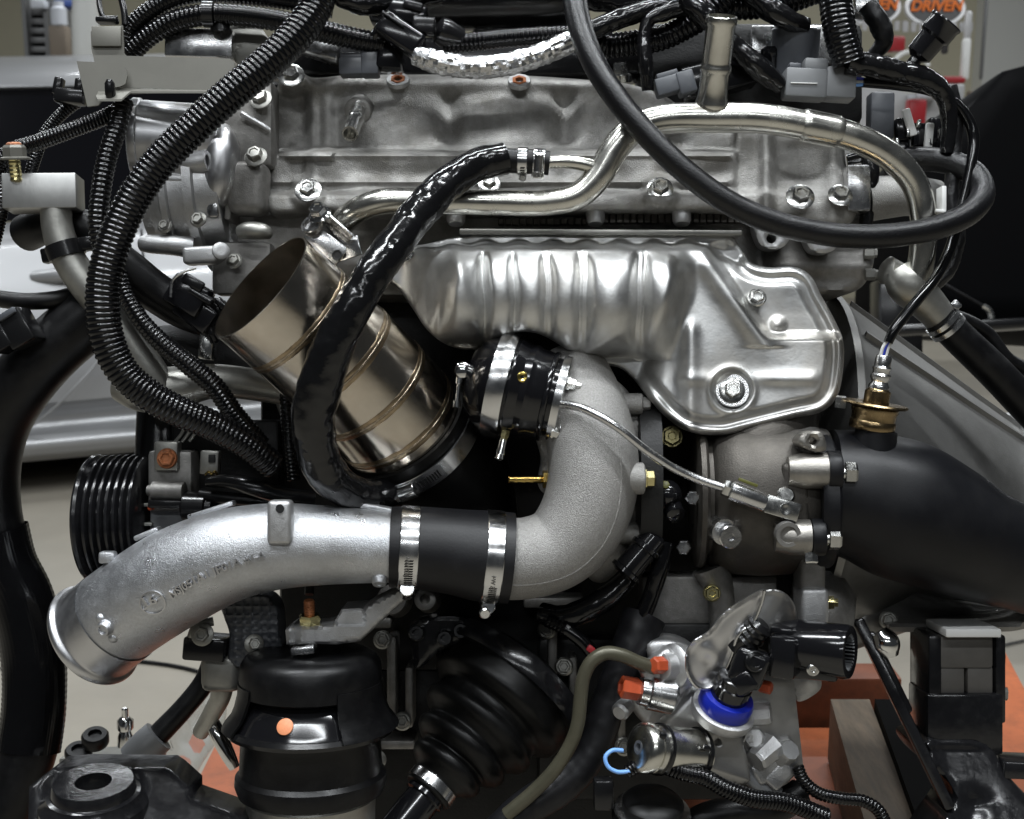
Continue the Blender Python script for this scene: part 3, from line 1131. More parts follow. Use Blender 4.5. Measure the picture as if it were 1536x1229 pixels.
def hz(x, y):
    # base sheet
    base = 14 + 0 * x
    # manifold bulge, its lower side deeper on the right
    cy = 436 + .03 * (x - 700)
    rad = 78 + 16 * sstep(x, 640, 900)
    b = np.sqrt(np.clip(1 - ((y - cy) / rad) ** 2, 0, 1))
    env = sstep(x, 596, 690) * (1 - sstep(x, 1000, 1090))
    rib = np.zeros_like(x)
    x0_ = x
    x = x + 1.6 * np.sin(y / 31. + x / 90.) + .9 * np.sin(y / 13. + x / 37.)
    val = (640, 724, 772, 821, 874, 961, 1046)
    for a_, b_ in zip(val[:-1], val[1:]):
        m_ = (x >= a_) & (x < b_)
        u_ = np.clip((x - a_) / (b_ - a_), 0, 1)
        rib = rib + m_ * -16 * min(1, (b_ - a_) / 80) * np.sin(pi * u_) ** .8
    for cx, w_, d_ in ((726, 7, 18), (770, 5, 8), (821, 8, 13), (874, 10, 16), (961, 10, 18)):
        rib = rib + d_ * gau(x, cx, w_) - (.75 * d_ * gau(x, cx, w_ * .34) if w_ > 7 else 0)
    x = x0_
    # little crease waves where ribs die out
    rib = rib * (.35 + .65 * sstep(y, 372, 396)) * (1 - .5 * sstep(y, 520, 545))
    big = 8 * gau(x, 918, 42) + 5 * gau(x, 1000, 34) + 8 * gau(x, 690, 26)
    bul = (80 + big - rib) * b * env
    # left tail sags to a cone
    z = base + bul
    # right panel
    r = sstep(x + (y - 430) * .35, 1000, 1052)
    pan = 62 + .05 * (y - 520)
    # upper pad with the bolt, set back, bounded by a slanting crease
    crease = (x - 1052) - (y - 372) * .72
    up = sstep(crease, -6, 16) * (1 - sstep(y, 496, 512))
    ridge = gau(crease, -10, 20) * (y < 520)
    pan = pan - 30 * up + 9 * ridge * sstep(y, 372, 400)
    pan = pan - 26 * up * gau(x, 1092, 34) * gau(y, 380, 20)
    # upright and level creases of the lower panel
    pan = pan + 5 * gau(x, 1036, 12) * sstep(y, 470, 500)
    pan = pan - 12 * (1 - sstep(x, 1000, 1040))
    pan = pan + 4.5 * gau(y, 568, 10) * sstep(x, 1010, 1030) * (1 - sstep(x, 1216, 1236)) * (1 - gau(x, 1098, 38))
    # bolt dish and boss
    d = np.hypot(x - 1098, y - 585)
    pan = pan - 9 * (1 - sstep(d, 26, 34)) + 4 * gau(d, 33, 5)
    d = np.hypot(x - 1167, y - 487)
    pan = pan + 9 * (1 - sstep(d, 2, 16))
    # rolled border of the panel
    dd = bd(x, y)
    pan = pan - 11 * (1 - sstep(dd, 16, 30)) + 5 * gau(dd, 8, 4)
    z = z * (1 - r) + np.maximum(pan, z * .0) * r + r * (1 - r) * 18
    # top flange with scallops
    t = 1 - sstep(y, 362 + 4 * np.cos(x / 8.), 376)
    t = t * (x < 1090) * (x > 610)
    z = z * (1 - t) + (10 + 0 * x) * t
    # puckers at the left
    z = z + 7 * gau((x - 688) - (y - 400) * .3, 0, 10) * gau(y, 400, 30) - 5 * gau((x - 658) + (y - 480) * .1, 0, 4) * gau(y, 480, 26) + 6 * gau((x - 880) + (y - 530) * 1.6, 0, 10) * gau(y, 528, 20)
    # hand-worked unevenness
    z = z + 1.2 * np.sin(x / 31. + y / 47.) + .7 * np.sin(x / 17. - y / 23.)
    return z


def bd(x, y):
    return edge_dist(np.stack([x, y], 1), so)


mb = MB()
relief(mb, so, hz, 3.0, 5, 9)
mb.build('shield_sheet', M['shield'], hs, 80)
bolt(hs, (1098, 586, 62), (-.05, -.2, 1), 13, 16, 1.5, M['zinc'])
bolt(hs, (1135, 447, 36), (-.05, -.25, 1), 11, 13, 1.3, M['zinc'])
bolt(hs, (606, 379, 24), (-.05, -.3, 1), 10, 12, 1.5, M['zinc'])
mb = MB()
lathe(mb, (1098, 586, 56), (-.05, -.2, 1), [(0, 26), (2.5, 26), (4, 24.5), (4, 19)], 32)
mb.build('washer', M['machined'], hs)

# ------------------------------------------------------------------ turbine housing and outlet pipe
th = thing('turbine_housing', 'brown grey cast steel turbine housing below the heat shield', 'turbo housing', (1130, 740, 0))
mb = MB()
lathe(mb, (1040, 742, -20), (1, 0, .05), [(0, 60), (0, 100), (3, 108), (10, 110), (14, 106), (16, 92), (22, 92), (28, 104), (60, 118), (100, 121), (140, 118), (166, 110), (186, 100), (196, 98), (196, 30)], 56)
mb.build('housing', M['cast_steel'], th, 40)
mb = MB()
tube(mb, [(1150, 560, -70), (1148, 610, -50), (1138, 680, -10), (1120, 740, -10)], [76, 80, 80, 78], 28, 8)
mb.build('inlet_neck', M['cast_steel'], th)
mb = MB()
lathe(mb, (1128, 810, -20), (.2, 1, .2), [(-40, 84), (14, 78), (30, 68), (44, 40)], 36)
mb.build('lower_scroll', M['cast_steel'], th)
mb = MB()
lathe(mb, (1084, 797, 86), (.3, .15, 1), [(-20, 20), (6, 20)], 20)
lathe(mb, (1095, 805, 98), (.1, .1, 1), [(-14, 18), (4, 18), (6, 16), (6, 6), (0, 5)], 24)
mb.build('plug_boss', M['machined'], th)
# right hand flange lugs
for (x, y, z, r, l) in ((1206, 706, 104, 27, 34), (1186, 806, 104, 27, 28)):
    mb = MB()
    lathe(mb, (x, y, z), (1, 0, .06), [(-24, r * .8), (0, r), (l, r), (l + 1, r - 2)], 28)
    mb.build('flange_lug', M['steel_lug'], th)
mb = MB()
box(mb, (1190, 758, 84), (44, 130, 44), bevel=10, seg=3)
mb.build('flange_web', M['cast_steel'], th)
mb = MB()
relief(mb, smooth([(1198, 664), (1206, 650), (1230, 648), (1238, 660), (1238, 676), (1216, 676)], step=4), lambda x, y: 126 + 0 * x, 5, 4, 40, holes=[circ(1219, 662, 6, 12)])
mb.build('lifting_lug', M['steel_lug'], th, 40)
mb = MB()
lathe(mb, (1182, 802, 128), (.1, .1, 1), [(-10, 19), (3, 19), (3, 13), (-3, 12)], 24)
mb.build('blind_plug', M['cast_dark'], th)

# black downpipe with its flange
dp = thing('outlet_pipe', 'matt black coated large exhaust outlet pipe running off to the right', 'exhaust pipe', (1380, 780, 30))
mb = MB()
pp = tube(mb, [(1236, 736, 26), (1290, 744, 26), (1350, 764, 20), (1410, 790, 10), (1470, 818, -10), (1540, 842, -40), (1640, 880, -90)], [92, 98, 106, 98, 86, 78, 76], 48, 6)
mb.build('pipe', M['cerakote'], dp, 60)
mb = MB()
for (x, y, r) in ((1240, 706, 29), (1216, 806, 27)):
    lathe(mb, (x, y, 106), (1, 0, .06), [(0, r), (2, r + 1), (18, r + 1), (20, r)], 28)
lathe(mb, (1224, 752, 30), (1, 0, .06), [(-6, 96), (0, 100), (16, 100), (20, 96)], 48)
mb.build('pipe_flange', M['cerakote'], dp, 40)
mb = MB()
tube(mb, [(1466, 742, 66), (1474, 790, 84), (1462, 850, 70)], [2, 2.4, 2], 8, 4, prof=wob(.5, 6, 2))
mb.build('weld_seam', M['cerakote'], dp)
for (x, y, z) in ((1262, 710, 112), (1238, 808, 112)):
    mb = MB()
    lathe(mb, (x, y, z), (1, .02, .06), [(-4, 17), (0, 17), (0, 10), (8, 10)], 24)
    mb.build('washer', M['zinc'], dp)
    mb = MB()
    lathe(mb, (x + 5, y, z), (1, .02, .1), [(0, 16), (1, 17.5), (15, 17.5), (18, 14.5)], 6, rot=.2)
    mb.build('nut', M['zinc'], dp)
mb = MB()
lathe(mb, (1216, 836, 116), (0, 1, .3), [(-6, 11), (8, 11), (10, 9)], 6)
mb.build('nut', M['zinc'], dp)
mb = MB()
lathe(mb, (1262, 596, 70), (.1, -1, .1), [(-16, 9), (0, 9), (2, 7)], 6)
mb.build('stud', M['zinc'], dp)
mb = MB()
lathe(mb, (1308, 690, 60), (.12, -1, .1), [(0, 34), (44, 31), (46, 28)], 28)
mb.build('sensor_boss', M['cerakote'], dp)

# oxygen sensor
ox = thing('oxygen_sensor', 'bronze and steel oxygen sensor with a wide flange screwed into the black outlet pipe', 'sensor', (1310, 640, 60))
A = (.135, -1, .12)
for pr, m_, nm in (([(2, 33), (4, 34), (14, 34), (16, 32.5), (26, 33), (30, 35), (34, 35), (36, 33)], 'bronze', 'sensor_nut'),
                   ([(36, 10), (37, 45), (39.5, 48), (42, 46), (41, 12)], 'bronze', 'heat_disc'),
                   ([(40, 19), (60, 19), (62, 16), (64, 15)], 'bronze', 'sensor_body'),
                   ([(62, 15), (68, 15.5), (72, 13), (74, 12), (80, 15), (84, 15), (87, 12.5), (91, 13), (95, 14.5), (98, 12), (110, 12), (114, 10)], 'machined', 'crimp_sleeve')):
    mb = MB()
    lathe(mb, (1307, 646, 62), A, pr, 32)
    mb.build(nm, M[m_], ox)
for k, m_ in enumerate(('white_plastic', 'navy_wire', 'white_plastic')):
    mb = MB()
    tube(mb, [(1322 + k * 4 - 1, 534, 80), (1328 + k * 4 - 3, 520, 82), (1335 + k * 2, 508, 84)], 2.6, 8, 4)
    mb.build('wire', M[m_], ox)
mb = MB()
tube(mb, [(1332, 514, 84), (1342, 494, 84), (1375, 452, 70), (1404, 416, 50), (1424, 376, 30), (1440, 320, 20), (1456, 250, 10), (1460, 200, 0), (1440, 162, 0), (1400, 138, 0), (1345, 128, 4), (1294, 124, 8)], [7, 8, 8, 8, 8, 8, 8, 8.5, 8, 8, 8, 7.5], 14, 5)
mb.build('sensor_cable', M['conduit'], ox)
for k, m_ in enumerate(('navy_wire', 'white_plastic', 'blue_wire')):
    mb = MB()
    tube(mb, [(1276, 117 + k * 6, 10), (1296, 119 + k * 4, 8)], 2.5, 8, 5)
    mb.build('wire', M[m_], ox)
cn = thing('grey_connector', 'large grey plastic plug above the plated pipe at the end of the sensor cable', 'connector', (1228, 124, 10))
mb = MB()
box(mb, (1206, 128, 6), (62, 44, 36), ax=(1, .06, 0), bevel=4)
box(mb, (1222, 101, 6), (36, 22, 26), ax=(1, .06, 0), bevel=4)
mb.build('plug_housing', M['grey_plastic'], cn)
mb = MB()
box(mb, (1258, 128, 6), (44, 46, 38), ax=(1, .06, 0), bevel=3)
mb.build('socket_housing', M['grey_plastic'], cn)
mb = MB()
box(mb, (1191, 101, 12), (18, 9, 20), ax=(1, .06, 0), bevel=2)
mb.build('latch', M['slate_plastic'], cn)
mb = MB()
box(mb, (1206, 125, 25), (40, 1.6, 3), ax=(1, .03, 0), bevel=.5)
mb.build('rib_line', M['white_plastic'], cn)

# ------------------------------------------------------------------ compressor outlet elbow
ce = thing('compressor_outlet', 'sand cast aluminium compressor outlet elbow curving down to the black coupler', 'compressor elbow', (900, 740, 50))
mb = MB()
ep = tube(mb, [(744, 838, 72), (792, 837, 72), (836, 822, 68), (868, 788, 66), (886, 742, 64), (890, 692, 60), (882, 640, 48), (868, 590, 20), (850, 550, -10)], [62, 61, 62, 66, 68, 68, 66, 60, 56], 44, 5)
mb.build('elbow', M['cast_elbow'], ce, 60)
mb = MB()
sc_o = smooth([(876, 560), (916, 566), (944, 590), (958, 624), (964, 660), (965, 780), (956, 822), (932, 852), (904, 874), (884, 868), (880, 800), (884, 640)], step=5)
relief(mb, sc_o, lambda x, y: 40 - .0016 * (y - 690) ** 2 - 22 * sstep(x, 930, 950) + 8 * gau(x, 958, 5), 5, 8, 90)
mb.build('scroll_cover', M['cast_elbow'], ce, 60)
for (x, y) in ((956, 606), (958, 800)):
    mb = MB()
    lathe(mb, (x, y, 20), (1, 0, .05), [(-30, 16), (6, 16), (8, 14)], 20)
    lathe(mb, (x, y, 20), (1, 0, .05), [(8, 10), (18, 10), (20, 8)], 6)
    mb.build('cover_bolt', M['cast_elbow'], ce)
mb = MB()
lathe(mb, (985, 720, -70), (1, 0, .05), [(-40, 60), (-30, 136), (-8, 140), (0, 140), (0, 20)], 56)
mb.build('backing_plate', M['block_dark'], ce)
# casting line on the elbow
mb = MB()
ln = []
for k in range(40):
    s_ = 8 + k / 39 * (ep.s[-1] * .66)
    ln.append(ep.surf(s_, .52 + .1 * math.sin(k / 9.), .2))
mbv = []
for k in range(39):
    d = (ln[k + 1] - ln[k])
    n = d.cross(FW).normalized() * .0006
    up = -FW * .0003
    mb.add([ln[k] - n, ln[k] + up, ln[k] + n, ln[k + 1] - n, ln[k + 1] + up, ln[k + 1] + n], [(0, 1, 4, 3), (1, 2, 5, 4)])
mb.build('casting_line', M['cast_elbow'], ce)
mb = MB()
lathe(mb, (922, 718, 84), (1, 0, -.05), [(-40, 16), (-20, 22), (0, 24), (42, 24), (44, 22)], 28)
mb.build('bolt_boss', M['cast_elbow'], ce)
mb = MB()
lathe(mb, (966, 719, 82), (1, 0, -.05), [(0, 15), (3, 15.5), (4, 13), (14, 13), (16, 11)], 6, rot=.3)
mb.build('bolt', M['yellow_zinc'], ce, 30)
# mounting arm under the actuator plate
mb = MB()
tube(mb, [(836, 640, 70), (872, 652, 92), (906, 672, 98), (930, 704, 92)], [10, 15, 15, 12], 16, 4)
mb.build('casting_web', M['cast_elbow'], ce)
mb = MB()
relief(mb, smooth([(806, 650), (838, 640), (848, 664), (838, 690), (838, 730), (820, 742), (808, 730), (812, 690)], step=5), lambda x, y: 30 + 0 * x, 6, 6, 60)
mb.build('side_rib', M['cast_elbow'], ce)
mb = MB()
lathe(mb, (838, 720, 34), (-1, 0, .1), [(-20, 22), (8, 20), (10, 18)], 20)
mb.build('nozzle_boss', M['cast_elbow'], ce)
bz = thing('brass_nozzle', 'ribbed brass hose nozzle pointing left out of the compressor elbow', 'nozzle', (800, 718, 36))
mb = MB()
lathe(mb, (826, 719, 36), (-1, 0, .1), [(0, 13.5), (12, 13.5)], 6, rot=.3)
mb.build('hex_collar', M['brass'], bz, 30)
mb = MB()
pr = [(12, 5.5)]
for k in range(4):
    pr += [(16 + k * 12, 6.5), (26 + k * 12, 5.2), (26.5 + k * 12, 6.5)]
pr += [(64, 5.5), (64, 3), (50, 3)]
lathe(mb, (826, 719, 36), (-1, 0, .1), pr, 16)
mb.build('barb', M['brass'], bz, 30)

# ------------------------------------------------------------------ black actuator with its rod
ac = thing('wastegate_actuator', 'gloss black round actuator with a bright clamp ring left of the compressor elbow', 'actuator', (780, 590, 60))
AX = (1, .24, .10)
o0 = (752, 578, 40)
for pr, m_, nm in (([(-52, 30), (-48, 44), (-30, 66), (-20, 72), (-12, 76), (-12, 0)], 'anodised', 'cap'),
                   ([(14, 74), (20, 76), (34, 70), (44, 72), (52, 68), (70, 66), (78, 60), (86, 60)], 'anodised', 'body'),
                   ([(-13, 76), (-12, 80), (-4, 81), (10, 81), (14, 80), (15, 76)], 'steel_band', 'clamp_ring'),
                   ([(70, 67.5), (72, 68.5), (75, 68.5), (77, 67)], 'anodised', 'groove_ring'),
                   ([(84, 62), (85, 66), (96, 66), (98, 63), (98, 20)], 'steel_band', 'end_plate')):
    mb = MB()
    lathe(mb, o0, AX, pr, 64)
    mb.build(nm, M[m_], ac, 32)
# mount plate ears that reach down
mb = MB()
lathe(mb, (846, 646, 78), AX, [(-6, 22), (6, 22)], 20)
mb.build('plate_ear', M['steel_band'], ac)
for (x, y, z) in ((852, 576, 84), (828, 648, 88)):
    mb = MB()
    lathe(mb, (x, y, z), (1, .2, .12), [(0, 11), (3, 11), (3, 9), (12, 9), (13, 7), (13, 5), (20, 5)], 6, rot=.4)
    mb.build('nut', M['zinc'], ac, 30)
mb = MB()
lathe(mb, (783, 566, 106), (.1, -.05, 1), [(0, 8), (6, 8), (7, 6), (6, 3), (3, 2.5)], 18)
mb.build('brass_port', M['gold'], ac)
# swivel bolt of the clamp ring
mb = MB()
lathe(mb, (694, 556, 70), (.1, -.1, 1), [(-10, 8), (-8, 12), (0, 14), (8, 12), (12, 6)], 20)
lathe(mb, (690, 562, 70), (-.1, 1, .1), [(0, 6), (14, 6), (15, 3.5), (40, 3.5), (40, 6), (50, 6)], 12)
mb.build('clamp_bolt', M['chrome'], ac)
mb = MB()
lathe(mb, (757, 652, 76), (-.22, 1, .2), [(-6, 7), (4, 7), (4, 5.5), (8, 5.5)], 6)
mb.build('port_collar', M['yellow_zinc'], ac)
mb = MB()
lathe(mb, (755, 660, 77), (-.22, 1, .2), [(0, 6), (16, 6), (17, 7.2), (22, 7.2), (23, 6), (30, 7), (31, 4), (20, 3)], 16)
mb.build('port_nipple', M['chrome'], ac)

rd = thing('actuator_rod', 'bright steel rod curving from the black actuator to the turbine arm', 'rod', (960, 680, 90))
mb = MB()
tube(mb, [(838, 606, 104), (872, 612, 126), (920, 637, 136), (970, 676, 128), (1010, 702, 116), (1050, 720, 112), (1090, 733, 112)], 6.6, 14, 4)
mb.build('rod', M['machined'], rd)
mb = MB()
d_ = (1, .38, 0)
lathe(mb, (1084, 731, 112), d_, [(0, 12), (2, 13), (10, 13), (12, 12)], 6, rot=.3)
mb.build('lock_nut', M['zinc'], rd, 30)
mb = MB()
lathe(mb, (1095, 735, 112), d_, [(0, 14), (1, 15), (54, 15), (56, 14), (56, 5), (62, 5)], 24)
mb.build('adjuster_sleeve', M['machined'], rd, 30)
mb = MB()
box(mb, (1122, 724, 119), (30, 5, 6), ax=(1, .38, 0), bevel=1)
mb.build('paint_mark', M['olive_green'], rd)
mb = MB()
box(mb, (1172, 762, 112), (52, 28, 22), ax=(1, .3, 0), bevel=2)
lathe(mb, (1178, 764, 122), (.05, 0, 1), [(-4, 9), (3, 9), (3, 7), (2, 4)], 20)
mb.build('clevis', M['zinc'], rd, 30)
mb = MB()
lathe(mb, (1178, 744, 104), (.1, -.3, 1), [(-6, 14), (4, 14), (8, 10), (8, 4)], 20)
mb.build('clevis_pin', M['zinc'], rd)
# ------------------------------------------------------------------ black coupler with two clamps
cp = thing('hose_coupler', 'matt black rubber coupler joining the silver cast pipe to the elbow', 'coupler', (680, 830, 72))
mb = MB()
cpp = tube(mb, [(586, 821, 90), (620, 822, 88), (680, 828, 82), (720, 834, 78), (766, 838, 74)], [60, 61, 63, 67, 68], 48, 4, prof=lambda s, a: 1 + .018 * math.sin(s / 60.) + .01 * math.sin(3 * a))
mb.build('sleeve', M['rubber_grey'], cp, 60)


def worm_clamp(name, label, path, s0, wpx, screw_ang, parent_group, mat_='steel_band', slots=11, housing=True):
    i = int(np.searchsorted(path.s, s0))
    c0 = path.c[i]
    t = thing(name, label, 'hose clamp', c0, parent_group)
    sc_ = path.sc[i]
    T, U, W_ = path.t[i], path.u[i], path.w[i]
    R_ = path.r[i] / sc_ + 1.0
    n = 64

    def pt(a, al, rr):
        return c0 + T * (al * sc_) + (U * math.cos(a) + W_ * math.sin(a)) * (rr * sc_)
    mb_ = MB()
    vs, fs = [], []
    prof = [(-wpx / 2, R_ - 1), (-wpx / 2, R_ + .8), (-wpx / 2 + 1, R_ + 1.4), (wpx / 2 - 1, R_ + 1.4), (wpx / 2, R_ + .8), (wpx / 2, R_ - 1)]
    for k in range(n):
        for (al, rr) in prof:
            vs.append(pt(2 * pi * k / n, al, rr))
    m = len(prof)
    for k in range(n):
        for j in range(m - 1):
            a = k * m + j
            b = ((k + 1) % n) * m + j
            fs.append((a, b, b + 1, a + 1))
    mb_.add(vs, fs)
    mb_.build('band', M[mat_], t, 30)
    # slotted overlap
    da = 4.2 / R_
    mb_ = MB()
    for k in range(slots):
        a0 = screw_ang - (k + 4) * da
        q = [pt(a0 - da * .3, -wpx * .22 + 1.5, R_ + 1.7), pt(a0 + da * .3, -wpx * .22, R_ + 1.7), pt(a0 + da * .3, wpx * .22, R_ + 1.7), pt(a0 - da * .3, wpx * .22 + 1.5, R_ + 1.7)]
        mb_.add(q, [(0, 1, 2, 3)])
    mb_.build('worm_slots', M['dark_hole'], t, kind='stuff')
    # worm housing and screw across
    if housing:
        cpos = pt(screw_ang, 0, R_ + 5)
        tang = (pt(screw_ang + .05, 0, R_) - pt(screw_ang - .05, 0, R_)).normalized()
        nrm = (pt(screw_ang, 0, R_ + 5) - pt(screw_ang, 0, R_)).normalized()
        mb_ = MB()

        def lp(vs_c, prf, seg, ax_, off, rot=0.0):
            A_, u_, w2 = frame(ax_)
            vs2 = []
            for (al, rr) in prf:
                for k in range(seg):
                    th_ = 2 * pi * k / seg + rot
                    vs2.append(off + A_ * al * sc_ + (u_ * math.cos(th_) + w2 * math.sin(th_)) * max(rr, .01) * sc_)
            f2 = []
            for i_ in range(len(prf) - 1):
                for k in range(seg):
                    a = i_ * seg + k
                    b = i_ * seg + (k + 1) % seg
                    f2.append((a, b, b + seg, a + seg))
            f2.append(tuple(range(seg))[::-1])
            f2.append(tuple(range((len(prf) - 1) * seg, len(prf) * seg)))
            vs_c.add(vs2, f2)
        lp(mb_, [(-13, wpx * .36), (-12, wpx * .4), (12, wpx * .4), (13, wpx * .36)], 16, tang, cpos)
        mb_.build('worm_housing', M[mat_], t, 30)
        mb_ = MB()
        lp(mb_, [(13, 7), (14, 9.5), (20, 9.5), (22, 8), (22, 5), (20.5, 4.5)], 6, tang, cpos)
        mb_.build('screw', M['zinc'], t, 30)
    return t


clamps = []
clamps.append(worm_clamp('hose_clamp', 'bright worm drive clamp on the coupler end beside the silver cast pipe', cpp, 26, 28, 1.15, 'worm drive clamps'))
clamps.append(worm_clamp('hose_clamp', 'bright worm drive clamp on the coupler end beside the compressor elbow', cpp, 153, 26, 1.45, 'worm drive clamps'))

# ------------------------------------------------------------------ silver cast intake pipe
ip = thing('intake_pipe', 'silver cast intake pipe with raised lettering and an open lower left end', 'intake pipe', (330, 840, 110))
ipp = Path([(140, 953, 39), (166, 932, 52), (208, 902, 74), (270, 864, 98), (340, 834, 114), (410, 820, 112), (480, 818, 104), (540, 819, 97), (604, 821, 92)],
           [74, 74, 75, 75, 70, 65, 60, 56, 52], 4)
mb = MB()


def ipprof(s, a):
    return 1 + .006 * noise.noise((s / 60., math.cos(a), math.sin(a)))


tube(mb, ipp, seg=64, prof=ipprof, hollow0=60, wall=.1)
mb.build('casting', M['cast_bright'], ip, 60)
# machined mouth with a bead
mb = MB()
mpth = Path([(136, 956, 37), (139.5, 953.5, 39), (143, 951, 41), (147, 948, 43), (151, 945, 45), (176, 925, 58)], [74, 78, 78.5, 76, 75.6, 75.3], 1.2)
tube(mb, mpth, seg=64, hollow0=50, wall=.1, caps=False, prof=lambda s, a: 1 + .045 * math.exp(-((s - 9) / 5) ** 2))
mb.build('machined_mouth', M['turned_alu'], ip, 40)
# lug with threaded hole
mb = MB()
box(mb, (421, 783, 168), (36, 66, 34), ax=(1, 0, 0), bevel=7, seg=3)
mb.build('mount_lug', M['cast_alu'], ip)
mb = MB()
lathe(mb, (420, 763, 185.5), (0, 0, 1), [(0, 6.5), (1.2, 6.5), (1.2, 5), (0, 4.8)], 20)
mb.build('lug_hole_rim', M['chrome'], ip)
mb = MB()
lathe(mb, (420, 763, 185.8), (0, 0, 1), [(0, 5), (.8, 5)], 16)
mb.build('lug_hole', M['dark_hole'], ip)
# flow seam fins and bosses


def onpipe(path, s, a, h, m_, nm, r=8, prof=None):
    p0 = path.surf(s, a, -2)
    p1 = path.surf(s, a, 6)
    ax_ = (p1 - p0).normalized()
    A_, u_, w2 = frame(ax_)
    i = min(path.n - 1, int(np.searchsorted(path.s, s)))
    k_ = path.sc[i]
    mb_ = MB()
    prf = prof or [(0, r * 1.15), (h * .7, r), (h, r * .86), (h, r * .6), (h * .7, r * .5)]
    vs = []
    seg = 20
    for (al, rr) in prf:
        for k in range(seg):
            th_ = 2 * pi * k / seg
            vs.append(p0 + A_ * al * k_ + (u_ * math.cos(th_) + w2 * math.sin(th_)) * rr * k_)
    fs = []
    for i_ in range(len(prf) - 1):
        for k in range(seg):
            a1 = i_ * seg + k
            b1 = i_ * seg + (k + 1) % seg
            fs.append((a1, b1, b1 + seg, a1 + seg))
    fs.append(tuple(range((len(prf) - 1) * seg, len(prf) * seg)))
    mb_.add(vs, fs)
    return mb_.build(nm, M[m_], ip)


def sang(path, x, y):
    """arc length and angle of the visible surface under a photo pixel"""
    d = FW + RT * ((x - 768) / FPX) - UP * ((y - 614.5) / FPX)
    best = None
    for i in range(path.n):
        # closest approach of the ray to the section plane
        den = d.dot(path.t[i])
        if abs(den) < 1e-6:
            continue
        t = (path.c[i] - CAM).dot(path.t[i]) / den
        q = CAM + d * t - path.c[i]
        e = abs(q.length - path.r[i]) + (0 if q.dot(FW) < 0 else 1)
        if best is None or e < best[0]:
            best = (e, path.s[i], math.atan2(q.dot(path.w[i]), q.dot(path.u[i])))
    return best[1], best[2]


for (x, y, r, h) in ((158, 942, 11, 12), (571, 838, 11, 11)):
    s_, a_ = sang(ipp, x, y)
    onpipe(ipp, s_, a_, h, 'cast_bright', 'ejector_boss', r)
for (x, y) in ((170, 957), (150, 928)):
    s_, a_ = sang(ipp, x, y)
    onpipe(ipp, s_, a_, 6, 'cast_bright', 'casting_nub', 6, [(0, 8), (4, 6), (6, 2)])


def text_mesh(txt, size, extrude, bold=0.0):
    cu = bpy.data.curves.new('t', 'FONT')
    cu.body = txt
    cu.size = size
    cu.align_x = 'CENTER'
    cu.align_y = 'CENTER'
    cu.extrude = extrude
    cu.offset = bold
    cu.resolution_u = 3
    tmp = bpy.data.objects.new('tmp', cu)
    C.objects.link(tmp)
    dg = bpy.context.evaluated_depsgraph_get()
    me = bpy.data.meshes.new_from_object(tmp.evaluated_get(dg))
    vs = [v.co.copy() for v in me.vertices]
    fs = [tuple(p.vertices) for p in me.polygons]
    bpy.data.objects.remove(tmp)
    bpy.data.meshes.remove(me)
    return vs, fs


def wrap_text(path, txt, x0, y0, x1, y1, h, raise_, nm, m_, par, bold=0.25):
    """raised letters wrapped on a pipe between two photo pixels"""
    vs, fs = text_mesh(txt, h * 1.4, 1.0, bold)
    s0, a0 = sang(path, x0, y0)
    s1, a1 = sang(path, x1, y1)
    xs_ = [v.x for v in vs]
    lo, hi = min(xs_), max(xs_)
    mb_ = MB()
    out_ = []
    rpx = path.r[path.n // 2] / path.sc[path.n // 2]
    sgn = 1
    # which way does the angle grow downwards?
    sa, aa = sang(path, x0, y0 + 12)
    sgn = -1 if aa > a0 else 1
    for v in vs:
        f = (v.x - lo) / (hi - lo)
        out_.append(path.surf(s0 + (s1 - s0) * f, a0 + (a1 - a0) * f + sgn * v.y / rpx, raise_ if v.z > 0 else -1.5))
    mb_.add(out_, fs)
    return mb_.build(nm, M[m_], par, 30)


wrap_text(ipp, 'NSJ051A1 JF01A #1-A', 256, 893, 397, 833, 11, 4.6, 'cast_lettering', 'turned_alu', ip)
wrap_text(ipp, '16', 219, 902, 237, 897, 12, 4.4, 'cast_date', 'turned_alu', ip)
def band_text(path, txt, s0, a0, h, lift, m_, par):
    """small stamped letters reading round a clamp band"""
    vs, fs = text_mesh(txt, h * 1.35, .2, .2)
    i_ = min(path.n - 1, int(np.searchsorted(path.s, s0)))
    rpx = path.r[i_] / path.sc[i_]
    mb_ = MB()
    mb_.add([path.surf(s0 + v.y, a0 - v.x / rpx, lift + (.4 if v.z > 0 else -.6)) for v in vs], fs)
    mb_.build('stamped_letters', M[m_], par, 30)


for cl_, s0_, a0_ in ((clamps[0], 26, .35), (clamps[1], 153, .5)):
    band_text(cpp, 'JCS W4', s0_, a0_, 7, 2.6, 'cast_dark', cl_)
# round date stamp with its dividing bar
mb = MB()
s_, a_ = sang(ipp, 228, 906)
r0 = 17
ring_ = []
for k in range(28):
    t_ = 2 * pi * k / 28
    ring_.append([ipp.surf(s_ + rr * math.cos(t_), a_ + rr * math.sin(t_) / 74, hh) for rr, hh in ((r0 - 1.2, -1), (r0 - .8, 2.2), (r0 + .8, 2.2), (r0 + 1.2, -1))])
vs = [v for q in ring_ for v in q]
fs = []
for k in range(28):
    for j in range(3):
        a = k * 4 + j
        b = ((k + 1) % 28) * 4 + j
        fs.append((a, b, b + 1, a + 1))
mb.add(vs, fs)
bar = []
for k in range(9):
    t_ = -1 + 2 * k / 8
    bar.append([ipp.surf(s_ + t_ * 16, a_ - (t_ * 2 + e) / 74, hh) for e, hh in ((-1.6, -1), (-1, 2), (1, 2), (1.6, -1))])
vs = [v for q in bar for v in q]
fs = []
for k in range(8):
    for j in range(3):
        a = k * 4 + j
        fs.append((a, a + 4, a + 5, a + 1))
mb.add(vs, fs)
mb.build('date_stamp', M['turned_alu'], ip)
